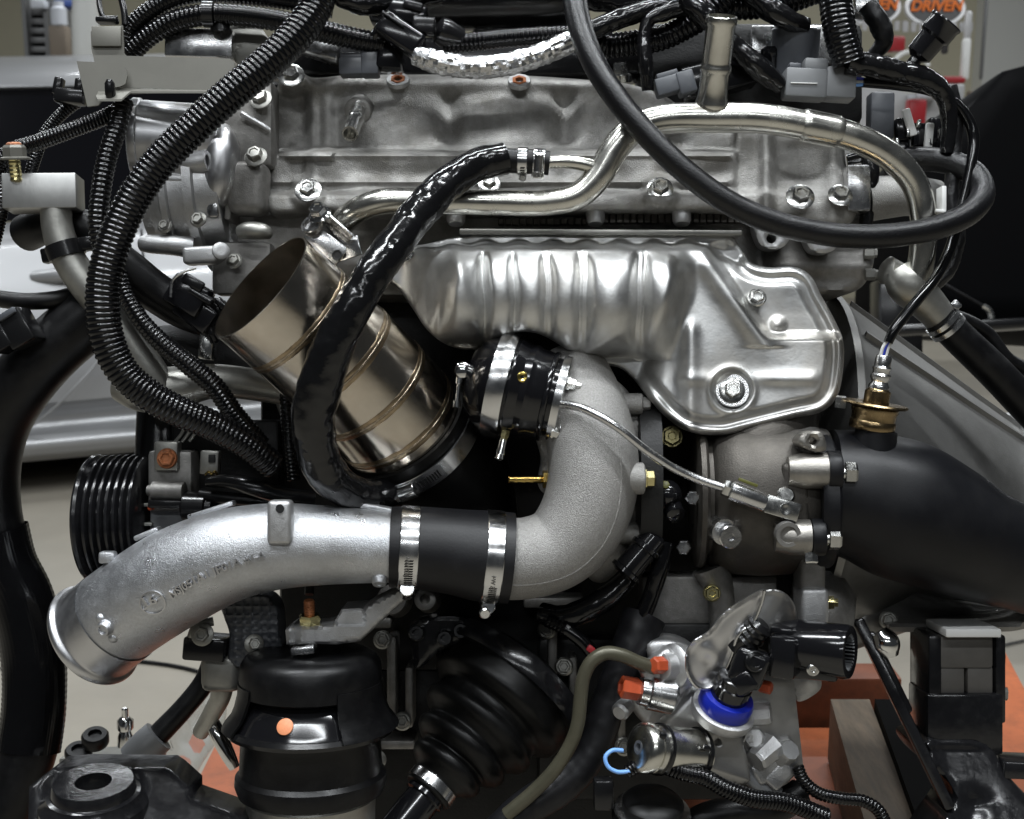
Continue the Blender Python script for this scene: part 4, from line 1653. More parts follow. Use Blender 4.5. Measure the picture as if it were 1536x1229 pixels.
# parting fins on top
for (xa, ya, xb, yb) in ((204, 806, 240, 791), (284, 774, 352, 752), (524, 752, 600, 766)):
    mb = MB()
    box(mb, ((xa + xb) / 2, (ya + yb) / 2 + 2, 84), (math.hypot(xb - xa, yb - ya), 8, 26), ax=(xb - xa, yb - ya, 0), bevel=3)
    mb.build('parting_fin', M['cast_bright'], ip)
mb = MB()
box(mb, (162, 836, 92), (24, 18, 20), bevel=4)
mb.build('casting_tab', M['cast_bright'], ip)

# ------------------------------------------------------------------ titanium pipe of welded sections
tp = thing('titanium_pipe', 'wide open pipe of welded titanium sections stained brown at its weld beads', 'exhaust pipe', (500, 560, 40))
knots = [(390, 430, 128), (445, 478, 96), (506, 534, 60), (560, 588, 20), (606, 641, -24), (644, 690, -70)]
tpath = Path(knots, [99, 99, 98, 98, 98, 96], 3)
fr = [0, .2, .42, .60, .76, 1.0]
for k in range(len(fr) - 1):
    i0 = int(fr[k] * (tpath.n - 1))
    i1 = int(fr[k + 1] * (tpath.n - 1))
    sub = Path.__new__(Path)
    for nm in ('px', 'c', 'r', 'sc', 's', 't', 'u', 'w'):
        setattr(sub, nm, getattr(tpath, nm)[i0:i1 + 1])
    # straight sections: keep the mitred ends, make the wall between them straight
    n_ = i1 - i0
    ca, cb = sub.c[0], sub.c[-1]
    sub.c = [ca.lerp(cb, j / n_) for j in range(n_ + 1)]
    sub.n = n_ + 1
    mb = MB()
    tube(mb, sub, seg=72, caps=False, hollow0=150 if k == 0 else 0, wall=.03)
    mb.build('pipe_section', M['titanium'], tp, 50)
    if k:
        c0, t0, u0, w0, r0, s0 = tpath.c[i0], tpath.t[i0], tpath.u[i0], tpath.w[i0], tpath.r[i0], tpath.sc[i0]
        mb = MB()
        vs, fs = [], []
        n = 150
        pr = [(-2.4, -.2), (-1.8, .6), (-.7, 1.0), (.7, 1.0), (1.8, .6), (2.4, -.2)]
        for q in range(n):
            a = 2 * pi * q / n
            lump = 1 + .35 * math.sin(q * 2.1) * (q % 2)
            for (al, h) in pr:
                vs.append(c0 + t0 * (al * s0) + (u0 * math.cos(a) + w0 * math.sin(a)) * (r0 + h * s0 * (lump if h > .5 else 1)))
        m = len(pr)
        for q in range(n):
            for j in range(m - 1):
                a = q * m + j
                b = ((q + 1) % n) * m + j
                fs.append((a, b, b + 1, a + 1))
        mb.add(vs, fs)
        mb.build('weld_bead', M['weld'], tp, 60)
        mb = MB()
        vs, fs = [], []
        # the stained band beside the bead, thin as a skin
        pr = [(-8, -.3), (-7, .2), (-3, .35), (3, .35), (7, .2), (8, -.3)]
        for q in range(90):
            a = 2 * pi * q / 90
            for (al, h) in pr:
                al2 = al * (1 + .22 * noise.noise((q * .45, al, k * 3.0)))
                vs.append(c0 + t0 * (al2 * s0) + (u0 * math.cos(a) + w0 * math.sin(a)) * (r0 + h * s0))
        m = len(pr)
        for q in range(90):
            for j in range(m - 1):
                a = q * m + j
                b = ((q + 1) % 90) * m + j
                fs.append((a, b, b + 1, a + 1))
        mb.add(vs, fs)
        mb.build('heat_stain', M['heat_tint'], tp, 60)
# bright lip of the mouth
# clamp ring round the lower end
i = int(.88 * (tpath.n - 1))
cpath_ = Path.__new__(Path)
for nm in ('px', 'c', 'sc', 's', 't', 'u', 'w', 'n'):
    setattr(cpath_, nm, getattr(tpath, nm))
cpath_.r = [r * 1.085 for r in tpath.r]
worm_clamp('band_clamp', 'wide bright band clamp round the lower end of the titanium pipe', cpath_, tpath.s[i], 30, .5, None, slots=9)
i = int(.80 * (tpath.n - 1))
mb = MB()
tube(mb, [tuple(tpath.px[i]), tuple(tpath.px[-1]), (676, 740, -110), (700, 790, -150)], [105, 103, 96, 80], 48, 6, hollow0=20, wall=.06)
solo('rubber_sleeve', mb, M['boot'], 'black rubber sleeve under the band clamp at the end of the titanium pipe', 'sleeve')

# ------------------------------------------------------------------ plated coolant pipe
cpz = thing('coolant_pipe', 'plated steel coolant pipe with an upright neck, bending across the valve cover', 'coolant pipe', (1068, 178, 74))
mb = MB()
cpath = tube(mb, [(503, 352, 22), (516, 332, 44), (540, 314, 60), (575, 303, 68), (640, 302, 70), (740, 304, 72), (820, 304, 74), (866, 294, 76), (898, 264, 78), (922, 224, 80), (950, 194, 80), (990, 180, 78), (1068, 177, 74),
                  (1140, 178, 72), (1215, 190, 66), (1280, 206, 58), (1334, 234, 46), (1372, 276, 34), (1385, 326, 26), (1384, 376, 18), (1376, 426, 8)],
             [19, 19, 19.5, 20, 19, 19, 19.5, 20, 21, 21.5, 22, 22, 22.5, 22.5, 22, 21.5, 21, 20, 19.5, 19.5, 20], 32, 5)
mb.build('main_tube', M['zinc_tube'], cpz, 60)
mb = MB()
lathe(mb, (1065, 178, 70), (.05, -1, .5), [(14, 22), (20, 25.5), (26, 24), (33, 22), (42, 21.4), (66, 21), (69, 22.6), (74, 23.4), (78, 22.6), (81, 21), (84, 21.4), (134, 21.4), (137, 23), (143, 23.4), (148, 22.4), (149, 19.5), (120, 19)], 40, cap=False)
mb.build('filler_neck', M['zinc_tube'], cpz, 50)
mb = MB()
cb = Path.__new__(Path)
i0 = int(np.searchsorted([p[0] for p in cpath.px[len(cpath.px) // 2:]], 1197)) + len(cpath.px) // 2
for nm in ('px', 'c', 'r', 'sc', 's', 't', 'u', 'w'):
    setattr(cb, nm, list(getattr(cpath, nm)[i0:i0 + 13]))
cb.n = len(cb.c)
cb.r = [r * (1.13 if 0 < i < cb.n - 1 else 1.02) for i, r in enumerate(cb.r)]
tube(mb, cb, seg=32)
mb.build('saddle_band', M['zinc_tube'], cpz, 40)
mb = MB()
tube(mb, [(822, 244, 84), (846, 243, 85), (868, 245, 85), (888, 250, 82), (910, 258, 76)], [9.5, 10, 10.5, 11, 13], 20, 4)
mb.build('side_tube', M['zinc_tube'], cpz, 60)
# fixing bracket at the lower left end
mb = MB()
box(mb, (500, 343, 66), (64, 40, 5), ax=(.75, .66, 0), ay=(-.4, .45, -.8), bevel=1.5)
box(mb, (520, 374, 62), (46, 30, 5), ax=(.86, -.25, .3), ay=(0, 1, 0), bevel=1.5)
mb.build('fixing_plate', M['machined'], cpz)
mb = MB()
box(mb, (487, 368, 62), (64, 34, 5), ax=(.8, .6, 0), ay=(-.3, 1, 0), bevel=1.5)
lathe(mb, (467, 338, 70), (-.3, -.5, .8), [(-6, 16), (2, 16.5), (4, 15), (4, 11), (-2, 10)], 24)
mb.build('weld_on_tab', M['machined'], tp)
mb = MB()
lathe(mb, (506, 383, 68), (-.2, -.1, 1), [(0, 8), (1.5, 8), (1.5, 6), (.5, 5)], 20)
mb.build('tab_hole', M['dark_hole'], tp)
bolt(cpz, (480, 322, 78), (-.25, -.55, .8), 13, 17, 1.35, M['chrome'])
mb = MB()
box(mb, (1412, 300, 20), (7, 38, 26), bevel=1.5)
box(mb, (1403, 318, 26), (24, 5, 24), ax=(1, .12, 0), bevel=1.5)
mb.build('clip_tab', M['white_plastic'], cpz)

# junction under the right hand end, with its hose
jn = thing('hose_junction', 'dull cast elbow at the lower right end of the plated pipe', 'elbow', (1375, 430, 0))
mb = MB()
tube(mb, [(1344, 404, 0), (1358, 424, 2), (1384, 448, 0), (1410, 476, -4), (1424, 492, -6)], [20, 30, 28, 24, 22], 24, 4)
lathe(mb, (1342, 410, -10), (-1, -.3, .2), [(-10, 18), (14, 22), (20, 14)], 20)
mb.build('casting', M['dull_alu'], jn)
jh = thing('heater_hose', 'straight black rubber hose clipped to the cast elbow, running to the lower right edge', 'hose', (1470, 545, -10))
mb = MB()
jp = tube(mb, [(1408, 476, -4), (1440, 508, -10), (1490, 556, -20), (1545, 614, -34), (1600, 670, -50)], [25, 25, 26, 26, 26], 28, 5)
mb.build('hose', M['rubber'], jh)
mb = MB()
lathe(mb, (1412, 480, -4), (.7, .72, -.15), [(0, 26), (0, 28), (7, 28.5), (7, 26)], 32)
lathe(mb, (1412, 480, -4), (.7, .72, -.15), [(12, 26), (12, 28), (19, 28.5), (19, 26)], 32)
box(mb, (1434, 458, 6), (14, 12, 8), ax=(.7, .7, 0), bevel=2)
mb.build('spring_clip', M['machined'], jh)
mb = MB()
tube(mb, [(1398, 470, -60), (1440, 478, -70), (1480, 500, -80), (1512, 540, -84), (1560, 562, -90)], 11, 14, 6)
solo('thin_hose', mb, M['rubber'], 'thin black hose curving behind the straight heater hose at the right edge', 'hose')

# looping rubber hose across the valve cover
mb = MB()
tube(mb, [(858, -40, 50), (862, 0, 66), (872, 46, 86), (893, 98, 106), (928, 152, 122), (972, 204, 130), (1024, 254, 134), (1086, 300, 132), (1150, 330, 126), (1220, 348, 118), (1290, 355, 108), (1350, 352, 96), (1410, 340, 80), (1456, 318, 58),
          (1474, 292, 30), (1464, 264, 4), (1438, 248, -14), (1404, 240, -30), (1360, 240, -50), (1330, 250, -70)], 18.5, 28, 3.2, prof=mul(ribs(7, .03, 1), wob(.02, 30)))
solo('rubber_hose', mb, M['hose_fabric'], 'thick black ribbed rubber hose looping from the top edge across the valve cover', 'hose')

# taped hose over the titanium pipe
tk = thing('wrapped_hose', 'thick hose wrapped in shiny black tape, hanging in front of the titanium pipe', 'hose', (560, 420, 180))
mb = MB()
tube(mb, [(757, 238, 82), (722, 246, 92), (684, 266, 110), (644, 302, 134), (602, 354, 168), (562, 408, 196), (527, 466, 206), (497, 528, 200), (477, 588, 186), (470, 640, 166), (480, 690, 140), (506, 726, 108), (548, 744, 66), (600, 735, 10)],
     [24, 25, 26, 27, 27, 28, 29, 32, 34, 33, 31, 28, 25, 22], 36, 3, prof=mul(wob(.09, 34, 1.2), wob(.035, 13, 2.2, 3.0)))
mb.build('tape_wrap', M['tape'], tk, 80)
mb = MB()
nk = tube(mb, [(748, 240, 82), (775, 242, 83), (800, 243, 84), (824, 245, 84)], [18, 18.5, 18.5, 18], 24, 4)
mb.build('hose_end', M['rubber'], tk)
worm_clamp('hose_clamp', 'small slotted clamp nearest the tape on the wrapped hose end', nk, 34, 15, 2.6, 'small clamps on the wrapped hose', slots=6)
worm_clamp('hose_clamp', 'small clamp with a hex screw beside the plated side tube', nk, 58, 18, .25, 'small clamps on the wrapped hose', slots=3)

# ------------------------------------------------------------------ corrugated wiring conduits


def conduit(label, pts, r, period=8.0, depth=.17, z=None, m_='conduit', seg=20, name='wiring_conduit', grp=None, cat='conduit'):
    mb_ = MB()
    tube(mb_, pts, r, seg, period / 6.0, prof=ribs(period, depth))
    return solo(name, mb_, M[m_], label, cat, grp, 70)


WG = 'corrugated wiring conduits'
conduit('thickest black corrugated conduit sweeping from the top edge down the left side',
        [(492, -40, 90), (476, 6, 100), (448, 48, 116), (400, 96, 134), (340, 146, 148), (286, 196, 156), (237, 246, 160), (202, 296, 162), (176, 350, 164), (158, 410, 166), (154, 462, 166), (163, 516, 162), (186, 560, 154), (222, 592, 142), (266, 616, 126), (318, 638, 104), (368, 666, 80), (410, 700, 50)],
        [25, 25, 26, 26, 26, 26, 26, 26, 26, 26, 26, 26, 25, 25, 24, 23, 22, 22], 8.2, .085, grp=WG)
conduit('ribbed black conduit hanging straight down behind the thickest one at the upper left',
        [(186, 150, 60), (176, 190, 70), (160, 240, 84), (151, 290, 94), (147, 340, 96), (156, 390, 90)], 15, 7.6, .13, grp=WG)
conduit('shiny conduit running left from the grey bracket toward the aluminium block',
        [(190, 158, 50), (166, 172, 56), (110, 194, 66), (58, 213, 72), (20, 226, 74), (-6, 248, 70), (-20, 280, 60)], 12.5, 5.4, .13, grp=WG)
conduit('thin conduit dropping steeply at the far left behind the bolt head',
        [(124, 148, 30), (96, 168, 26), (68, 200, 24), (52, 240, 24), (40, 280, 20)], 9.5, 4.8, .12, grp=WG)
conduit('short conduit at the left edge beside the aluminium block', [(22, 222, 40), (2, 262, 60), (4, 300, 64), (-4, 340, 60), (-14, 380, 60)], 11, 5.2, .13, grp=WG)
conduit('topmost arching conduit leaving the picture above the grey bracket', [(188, 66, 10), (196, 44, 14), (220, 20, 18), (256, 0, 20), (300, -10, 20), (360, -8, 16), (440, 2, 10), (500, 14, 0)], 14.5, 6.4, .11, grp=WG)
conduit('arched conduit passing over the bright bracket bolt toward the black plug', [(184, 98, 0), (200, 76, 8), (224, 54, 16), (262, 32, 24), (312, 22, 28), (366, 24, 28), (420, 32, 24), (480, 46, 16), (530, 58, 8), (575, 66, 0)],
        [15, 16, 16, 16.5, 16.5, 16.5, 16.5, 17, 17, 16], 7.0, .11, grp=WG)
conduit('ribbed conduit running level behind the foil covered hose', [(664, 66, 0), (700, 64, 0), (760, 58, 0), (820, 54, 0), (870, 54, -6), (910, 68, -10)], 14.5, 6.6, .13, grp=WG)
conduit('fat ribbed conduit rising to the right behind the looping rubber hose', [(900, 70, -30), (940, 66, -24), (990, 58, -14), (1030, 40, -10), (1070, 14, -10), (1100, -20, -10)], 19, 7.4, .12, grp=WG)
conduit('wide ribbed conduit at the top, crossing the dark wiring left of the upright one', [(1060, 4, -40), (1110, 10, -30), (1170, 4, -30), (1230, -16, -30)], 20, 8, .12, grp=WG)
conduit('upright thick conduit with a cut end above the grey plastic plug', [(1250, -40, 30), (1254, 10, 34), (1262, 56, 36), (1274, 96, 34)], [26, 25, 25, 25], 7.6, .05, grp=WG)
conduit('taped conduit running from behind the thickest one down to the alternator', [(178, 408, 70), (188, 440, 72), (208, 476, 74), (240, 512, 70), (284, 548, 60), (322, 580, 50), (352, 622, 40), (392, 668, 24)],
        [13, 13, 13.5, 15, 16, 16, 16, 15], 6.5, .1, m_='tape', grp=WG)
conduit('narrow conduit hidden behind the taped hose below the titanium pipe', [(428, 560, -10), (430, 600, -10), (434, 660, -14), (440, 720, -20)], 11, 6, .15, grp=WG)
for (pts, lab) in (([(322, -8, 44), (318, 18, 50), (320, 44, 30), (326, 56, 24)], 'black cable tie strap round the arched conduit'),):
    mb = MB()
    lathe(mb, (314, 21, 28), (1, .02, 0), [(-8, 18), (-8, 20), (8, 20), (8, 18)], 24)
    lathe(mb, (332, 46, 20), (0, -1, .3), [(0, 16), (4, 15), (12, 10), (26, 9)], 20)
    solo('cable_strap', mb, M['black_plastic'], lab, 'strap')

# foil covered hose
fh = thing('foil_hose', 'silver foil covered hose sagging between the black plug and the taped harness', 'hose', (740, 98, 30))
mb = MB()
tube(mb, [(622, 82, 34), (650, 92, 36), (700, 101, 38), (750, 99, 38), (800, 86, 34), (840, 70, 28), (872, 54, 24)], [15, 17, 16.5, 16.5, 16.5, 16, 15.5], 26, 3.6, prof=mul(wob(.10, 9, 2.2), lambda s, a: 1 + RN.uniform(-.075, .075)))
mb.build('foil_sleeve', M['foil'], fh, 12)
mb = MB()
tube(mb, [(866, 57, 24), (896, 42, 22), (942, 24, 16), (992, 10, 10), (1030, 6, 6)], [16, 15, 15, 14, 14], 24, 3, prof=wob(.08, 9, 2))
mb.build('taped_end', M['tape'], fh)

# ------------------------------------------------------------------ left side of the engine
vt = thing('timing_cover', 'cast timing case with a bright round cam drive cover at the upper left', 'timing cover', (300, 290, -20))
mb = MB()
lathe(mb, (200, 208, -10), (1, .02, -.1), [(0, 20), (0, 56), (2, 60), (12, 60), (14, 57), (18, 57), (110, 55), (128, 50), (128, 10)], 48)
mb.build('cam_drive_cover', M['turned_alu'], vt)
mb = MB()
lathe(mb, (224, 300, -56), (1, -.08, .0), [(0, 20), (0, 60), (3, 66), (16, 68), (18, 74), (34, 80), (37, 86), (46, 87), (48, 78), (70, 80), (73, 92), (86, 93), (88, 84), (120, 82), (122, 20)], 64)
mb.build('drive_housing', M['cast_alu'], vt, 40)
mb = MB()
tube(mb, [(330, 196, -6), (332, 216, 4), (332, 250, 8), (328, 284, 2), (322, 300, -10)], [18, 25, 28, 27, 22], 32, 4)
mb.build('sensor_dome', M['turned_alu'], vt)
mb = MB()
tube(mb, [(256, 252, 10), (286, 246, 22), (312, 242, 26)], [14, 16, 16], 24, 4, hollow1=10, wall=.35)
mb.build('case_boss', M['cast_alu'], vt)
mb = MB()
tube(mb, [(250, 268, 16), (276, 270, 18)], [9, 9], 18, 4)
mb.build('case_boss', M['cast_alu'], vt)
mb = MB()
box(mb, (320, 312, 16), (18, 32, 16), bevel=4)
mb.build('bright_pad', M['machined'], vt)
mb = MB()
tube(mb, [(214, 366, 0), (224, 366, 4), (256, 368, 6), (290, 372, 0)], [12, 14, 15, 16], 22, 4)
mb.build('pivot_boss', M['cast_alu'], vt)
mb = MB()
box(mb, (374, 284, -2), (58, 80, 50), ax=(1, .03, .1), bevel=16, seg=4)
mb.build('side_case', M['cast_dark'], vt)
mb = MB()
box(mb, (372, 190, -30), (84, 130, 60), bevel=8)
box(mb, (352, 270, -30), (10, 130, 70), ax=(1, .05, 0), bevel=3)
mb.build('back_case', M['cast_dark'], vt)
mb = MB()
tube(mb, [(360, 348, 10), (372, 346, 16), (396, 348, 16), (404, 352, 8)], [10, 13, 12, 8], 20, 4)
mb.build('core_plug', M['dull_alu'], vt)
mb = MB()
tube(mb, [(362, 170, 8), (396, 190, 8), (404, 196, 6)], 4, 10, 4)
mb.build('case_rib', M['cast_alu'], vt)
mb = MB()
relief(mb, smooth([(340, 150), (352, 330), (356, 420), (340, 420), (312, 400), (300, 330), (310, 230), (326, 160)], step=6), lambda x, y: -34 + 0 * x, 8, 6, 90)
mb.build('mid_case', M['cast_alu'], vt)
for (x, y, z, r) in ((384, 236, 28, 12), (391, 150, 10, 12)):
    bolt(vt, (x, y, z), (-.1, -.5, 1), r, 14, 1.45, M['dull_alu'])
mb = MB()
box(mb, (303, 384, 18), (52, 26, 34), ax=(1, -.06, 0), bevel=6, seg=3)
lathe(mb, (330, 378, 26), (.5, -.1, 1), [(-10, 14), (8, 13), (10, 10), (10, 6)], 20)
mb.build('cast_lug', M['cast_alu'], vt)
mb = MB()
box(mb, (366, 404, -30), (90, 80, 40), bevel=10)
mb.build('case_foot', M['cast_dark'], vt)
for (x, y, z, r) in ((262, 232, 20, 8), (248, 340, 14, 8), (298, 330, 24, 9), (344, 226, 14, 8), (352, 392, 4, 9)):
    bolt(vt, (x, y, z), (-.15, -.3, 1), r, 10, 1.4, M['dull_alu'])
# bright box bracket behind the arched conduit
bb = thing('box_bracket', 'bright folded metal bracket with a hex bolt behind the grey bracket', 'bracket', (310, 70, -20))
mb = MB()
box(mb, (306, 74, -26), (100, 42, 70), ax=(1, .02, 0), bevel=3)
mb.build('folded_plate', M['machined'], bb)
bolt(bb, (325, 52, -10), (0, -1, .3), 11, 14, 1.4, M['dull_alu'])
mb = MB()
box(mb, (372, 66, -40), (60, 60, 50), ax=(1, -.7, 0), bevel=4)
mb.build('side_plate', M['dull_alu'], bb)

# grey sheet bracket
gbk = thing('sheet_bracket', 'flat grey sheet metal bracket with a folded square tab at the upper left', 'bracket', (230, 110, 60))
mb = MB()
plate(mb, [(137, 74), (136, 48), (142, 41), (184, 38), (186, 80), (190, 84), (345, 88), (352, 94), (352, 132), (330, 136), (190, 132), (150, 128)], 58, 4)
mb.build('main_plate', M['bracket_grey'], gbk, 20)
mb = MB()
plate(mb, [(115, 92), (178, 95), (188, 102), (191, 114), (188, 126), (180, 130), (166, 132), (148, 158), (131, 160)], 72, 4)
mb.build('front_tab', M['bracket_grey'], gbk, 20)
mb = MB()
a = [P(150, 132, 60), P(345, 136, 60), P(352, 137, 88), P(196, 137, 92), P(182, 149, 100), P(146, 149, 100), P(144, 144, 88)]
mb.add(a + [p - UP * .0016 for p in a], [tuple(range(7)), tuple(range(7, 14))[::-1]] + [(i, (i + 1) % 7, 7 + (i + 1) % 7, 7 + i) for i in range(7)])
mb.build('foot_flange', M['bracket_grey'], gbk, 20)
mb = MB()
box(mb, (160, 55, 61), (44, 30, 5), bevel=1)
mb.build('square_tab', M['bracket_grey'], gbk)
mb = MB()
lathe(mb, (166, 146, 92), (0, -1, .25), [(-2, 6), (4, 8), (20, 7.5), (26, 4)], 14)
mb.build('push_pin', M['black_plastic'], gbk)
kc = thing('cable_clip', 'black plastic cable clip with two prongs left of the grey bracket', 'clip', (104, 140, 50))
mb = MB()
box(mb, (106, 146, 50), (44, 22, 26), ax=(1, .1, 0), bevel=4)
box(mb, (88, 130, 50), (12, 26, 20), ax=(1, .2, 0), bevel=3)
box(mb, (120, 130, 50), (12, 22, 20), ax=(1, .1, 0), bevel=3)
mb.build('clip_body', M['black_plastic'], kc)
mb = MB()
tube(mb, [(148, -10, 40), (150, 12, 44), (156, 26, 46), (176, 28, 46)], 4, 10, 4)
tube(mb, [(180, -10, 40), (186, 16, 44), (188, 38, 46)], 5, 10, 4)
box(mb, (161, 31, 52), (32, 9, 18), bevel=3)
solo('wire_pair', mb, M['black_plastic'], 'two thin black wires ending on the folded square tab', 'wires')

# aluminium block, bolt and bent pipe
bp = thing('billet_block', 'square aluminium end block with an upright hex bolt at the left edge', 'end block', (62, 290, 70))
mb = MB()
box(mb, (66, 291, 60), (106, 52, 60), ax=(1, -.03, -.12), bevel=2)
mb.build('block', M['billet'], bp)
mb = MB()
lathe(mb, (24, 266, 92), (-.02, -1, .2), [(-4, 9)] + [(k * 3, 9 if k % 2 else 8) for k in range(9)] + [(26, 9)], 18)
mb.build('bolt_thread', M['yellow_zinc'], bp, 30)
mb = MB()
lathe(mb, (23, 240, 97), (-.02, -1, .2), [(0, 21), (1, 22), (3, 22), (5, 16)], 28)
lathe(mb, (23, 240, 97), (-.02, -1, .2), [(4, 17), (18, 17), (22, 14)], 6, rot=.1)
mb.build('bolt_head', M['bracket_grey'], bp, 30)
mb = MB()
lathe(mb, (23, 240, 97), (-.02, -1, .2), [(20, 12), (24, 11), (26, 8)], 16)
mb.build('bolt_tip', M['copper_rust'], bp, 30)
bt = thing('bent_pipe', 'dull aluminium pipe bending down from the square end block', 'pipe', (120, 410, 60))
mb = MB()
tube(mb, [(84, 312, 64), (86, 340, 64), (96, 374, 62), (118, 412, 58), (156, 460, 50), (192, 512, 40), (222, 556, 30), (244, 592, 20)], [23, 23, 24, 25, 26, 27, 27, 26], 32, 5)
mb.build('tube', M['dull_alu'], bt, 60)
mb = MB()
i_ = Path([(88, 352, 63), (104, 390, 60)], 26, 4)
lathe(mb, (98, 376, 62), (.32, .94, -.05), [(-11, 25), (-11, 28), (11, 28), (11, 25)], 32)
box(mb, (132, 366, 60), (26, 20, 24), ax=(1, -.15, 0), bevel=3)
box(mb, (72, 384, 50), (16, 22, 20), ax=(1, -.2, 0), bevel=3)
mb.build('clip_band', M['black_plastic'], bt)
mb = MB()
tube(mb, [(186, 574, 0), (214, 584, 10), (250, 584, 10), (320, 572, 0), (400, 580, -20), (450, 590, -40)], [30, 34, 34, 26, 24, 24], 28, 6)
solo('water_outlet', mb, M['dull_alu'], 'dull cast water outlet at the lower end of the bent pipe', 'water outlet')
for pts, r, lab in (([(150, 352, 20), (118, 340, 20), (84, 336, 10), (60, 340, 0), (40, 350, -20)], 28, 'short black rubber bend behind the bent aluminium pipe'),
                    ([(168, 386, 40), (206, 416, 30), (244, 446, 14), (286, 468, 0), (330, 480, -20)], 30, 'smooth black hose passing behind the thickest conduit toward the sensor plug'),
                    ([(-20, 446, 30), (30, 452, 34), (80, 450, 30), (120, 440, 10)], 13, 'thin level black hose at the left edge above the big radiator hose')):
    mb = MB()
    tube(mb, pts, r, 24, 5, prof=wob(.03, 40))
    solo('rubber_bend', mb, M['rubber'], lab, 'hose')

# big radiator hose with braided sleeve
rh = thing('radiator_hose', 'very thick black radiator hose running down the left edge', 'hose', (40, 800, 90))
mb = MB()
tube(mb, [(196, 424, -10), (140, 470, 0), (78, 524, 4), (30, 578, 0), (-4, 640, -20), (-18, 710, -44), (-16, 770, -60), (0, 830, -70), (32, 900, -76), (50, 980, -76), (50, 1060, -70), (40, 1130, -60), (14, 1200, -50), (-20, 1260, -40)],
     [44, 46, 47, 47, 46, 46, 46, 45, 44, 44, 44, 43, 42, 42], 40, 6, prof=mul(ribs(12, .006, 1), wob(.015, 50)))
mb.build('hose', M['rubber'], rh, 60)
mb = MB()


def braid(s, a):
    return 1.0 + .012 * math.cos(44 * a) * (1 if int(s / 4) % 2 else -.4) + .006 * math.cos(6 * a + s / 30.)


tube(mb, [(-8, 796, -64), (6, 846, -71), (32, 900, -76), (50, 980, -76), (51, 1060, -70), (42, 1126, -61)], [48, 47, 46.5, 46, 46, 46.5], 132, 4, prof=braid, caps=False)
mb.build('braided_sleeve', M['conduit'], rh, 20)
sk = thing('square_plug', 'square black wiring plug resting on the big radiator hose at the left edge', 'connector', (25, 495, 120))
mb = MB()
box(mb, (32, 494, 66), (40, 54, 40), ax=(.84, -.5, .1), bevel=3)
box(mb, (4, 506, 66), (30, 44, 36), ax=(.84, -.5, .1), bevel=3)
mb.build('plug_body', M['black_plastic'], sk)
mb = MB()
box(mb, (14, 472, 78), (30, 10, 22), ax=(.84, -.5, .1), bevel=3)
mb.build('plug_latch', M['slate_plastic'], sk)

# sensor plug left of the titanium pipe mouth
sp = thing('sensor_plug', 'black sensor plug with a wire clip beside the titanium pipe mouth', 'connector', (290, 450, 40))
mb = MB()
box(mb, (284, 444, 44), (58, 48, 44), ax=(.86, .5, 0), bevel=5)
box(mb, (296, 470, 36), (60, 40, 40), ax=(.8, .6, 0), bevel=5)
mb.build('plug_body', M['anodised'], sp)
mb = MB()
box(mb, (290, 424, 66), (34, 16, 10), ax=(.86, .5, 0), bevel=3)
lathe(mb, (304, 446, 62), (.86, .5, .1), [(-22, 7), (16, 7), (18, 5)], 14)
mb.build('plug_latch', M['black_plastic'], sp)
mb = MB()
tube(mb, [(256, 446, 70), (260, 420, 72), (276, 408, 72), (294, 402, 70)], 2.4, 8, 3)
mb.build('wire_clip', M['machined'], sp)
for pts in ([(316, 456, 40), (332, 468, 40), (350, 480, 30)], [(310, 476, 40), (318, 500, 40), (322, 514, 36)], [(326, 450, 50), (338, 462, 50), (346, 474, 46)]):
    mb = MB()
    tube(mb, pts, 6, 10, 3, prof=wob(.2, 8, 2))
    mb.build('wire', M['tape'], sp)
mb = MB()
box(mb, (312, 520, 8), (22, 40, 30), ax=(1, .1, 0), bevel=4)
solo('pale_stud_block', mb, M['zinc'], 'small bright metal block below the sensor plug', 'stud block')

# crank pulley and the accessories behind the intake pipe
pu = thing('ribbed_pulley', 'gloss black grooved pulley behind the silver intake pipe', 'pulley', (170, 778, -30))
mb = MB()
pr = [(0, 20), (0, 90)]
for k in range(7):
    pr += [(3 + k * 11, 97), (6 + k * 11, 97), (8.5 + k * 11, 88), (11 + k * 11, 88)]
pr += [(82, 97), (86, 99), (90, 96), (90, 80), (80, 74), (80, 12)]
lathe(mb, (232, 778, -60), (-1, .03, -.06), pr, 72)
mb.build('pulley_rim', M['black_paint'], pu, 30)
ak = thing('alternator', 'grey cast alternator body with plugs behind the intake pipe', 'alternator', (290, 740, -60))
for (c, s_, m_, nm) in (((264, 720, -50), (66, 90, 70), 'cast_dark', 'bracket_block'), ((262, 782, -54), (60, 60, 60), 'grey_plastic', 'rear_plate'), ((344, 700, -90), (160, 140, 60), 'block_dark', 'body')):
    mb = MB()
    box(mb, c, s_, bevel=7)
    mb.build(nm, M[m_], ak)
mb = MB()
box(mb, (252, 684, -14), (36, 44, 26), bevel=4)
mb.build('terminal_block', M['dull_alu'], ak)
bolt(ak, (251, 688, 2), (-.05, -.1, 1), 13, 9, 1.2, M['copper_rust'])
mb = MB()
lathe(mb, (222, 736, -8), (1, .02, .1), [(0, 8), (6, 9), (8, 14), (56, 14), (58, 10)], 20)
mb.build('pivot_sleeve', M['cast_dark'], ak)
for k in range(3):
    mb = MB()
    tube(mb, [(262 + k * 11, 664 - k, -20), (274 + k * 10, 648, -20), (276 + k * 12, 636, -30)], 2.4, 8, 4)
    mb.build('lead', M['dull_alu'], ak)
mb = MB()
box(mb, (316, 694, -10), (28, 36, 22), ax=(1, .05, 0), bevel=3)
mb.build('small_plug', M['dull_alu'], ak)
mb = MB()
box(mb, (318, 688, 2), (10, 12, 6), bevel=1)
mb.build('plug_window', M['dark_hole'], ak)
mb = MB()
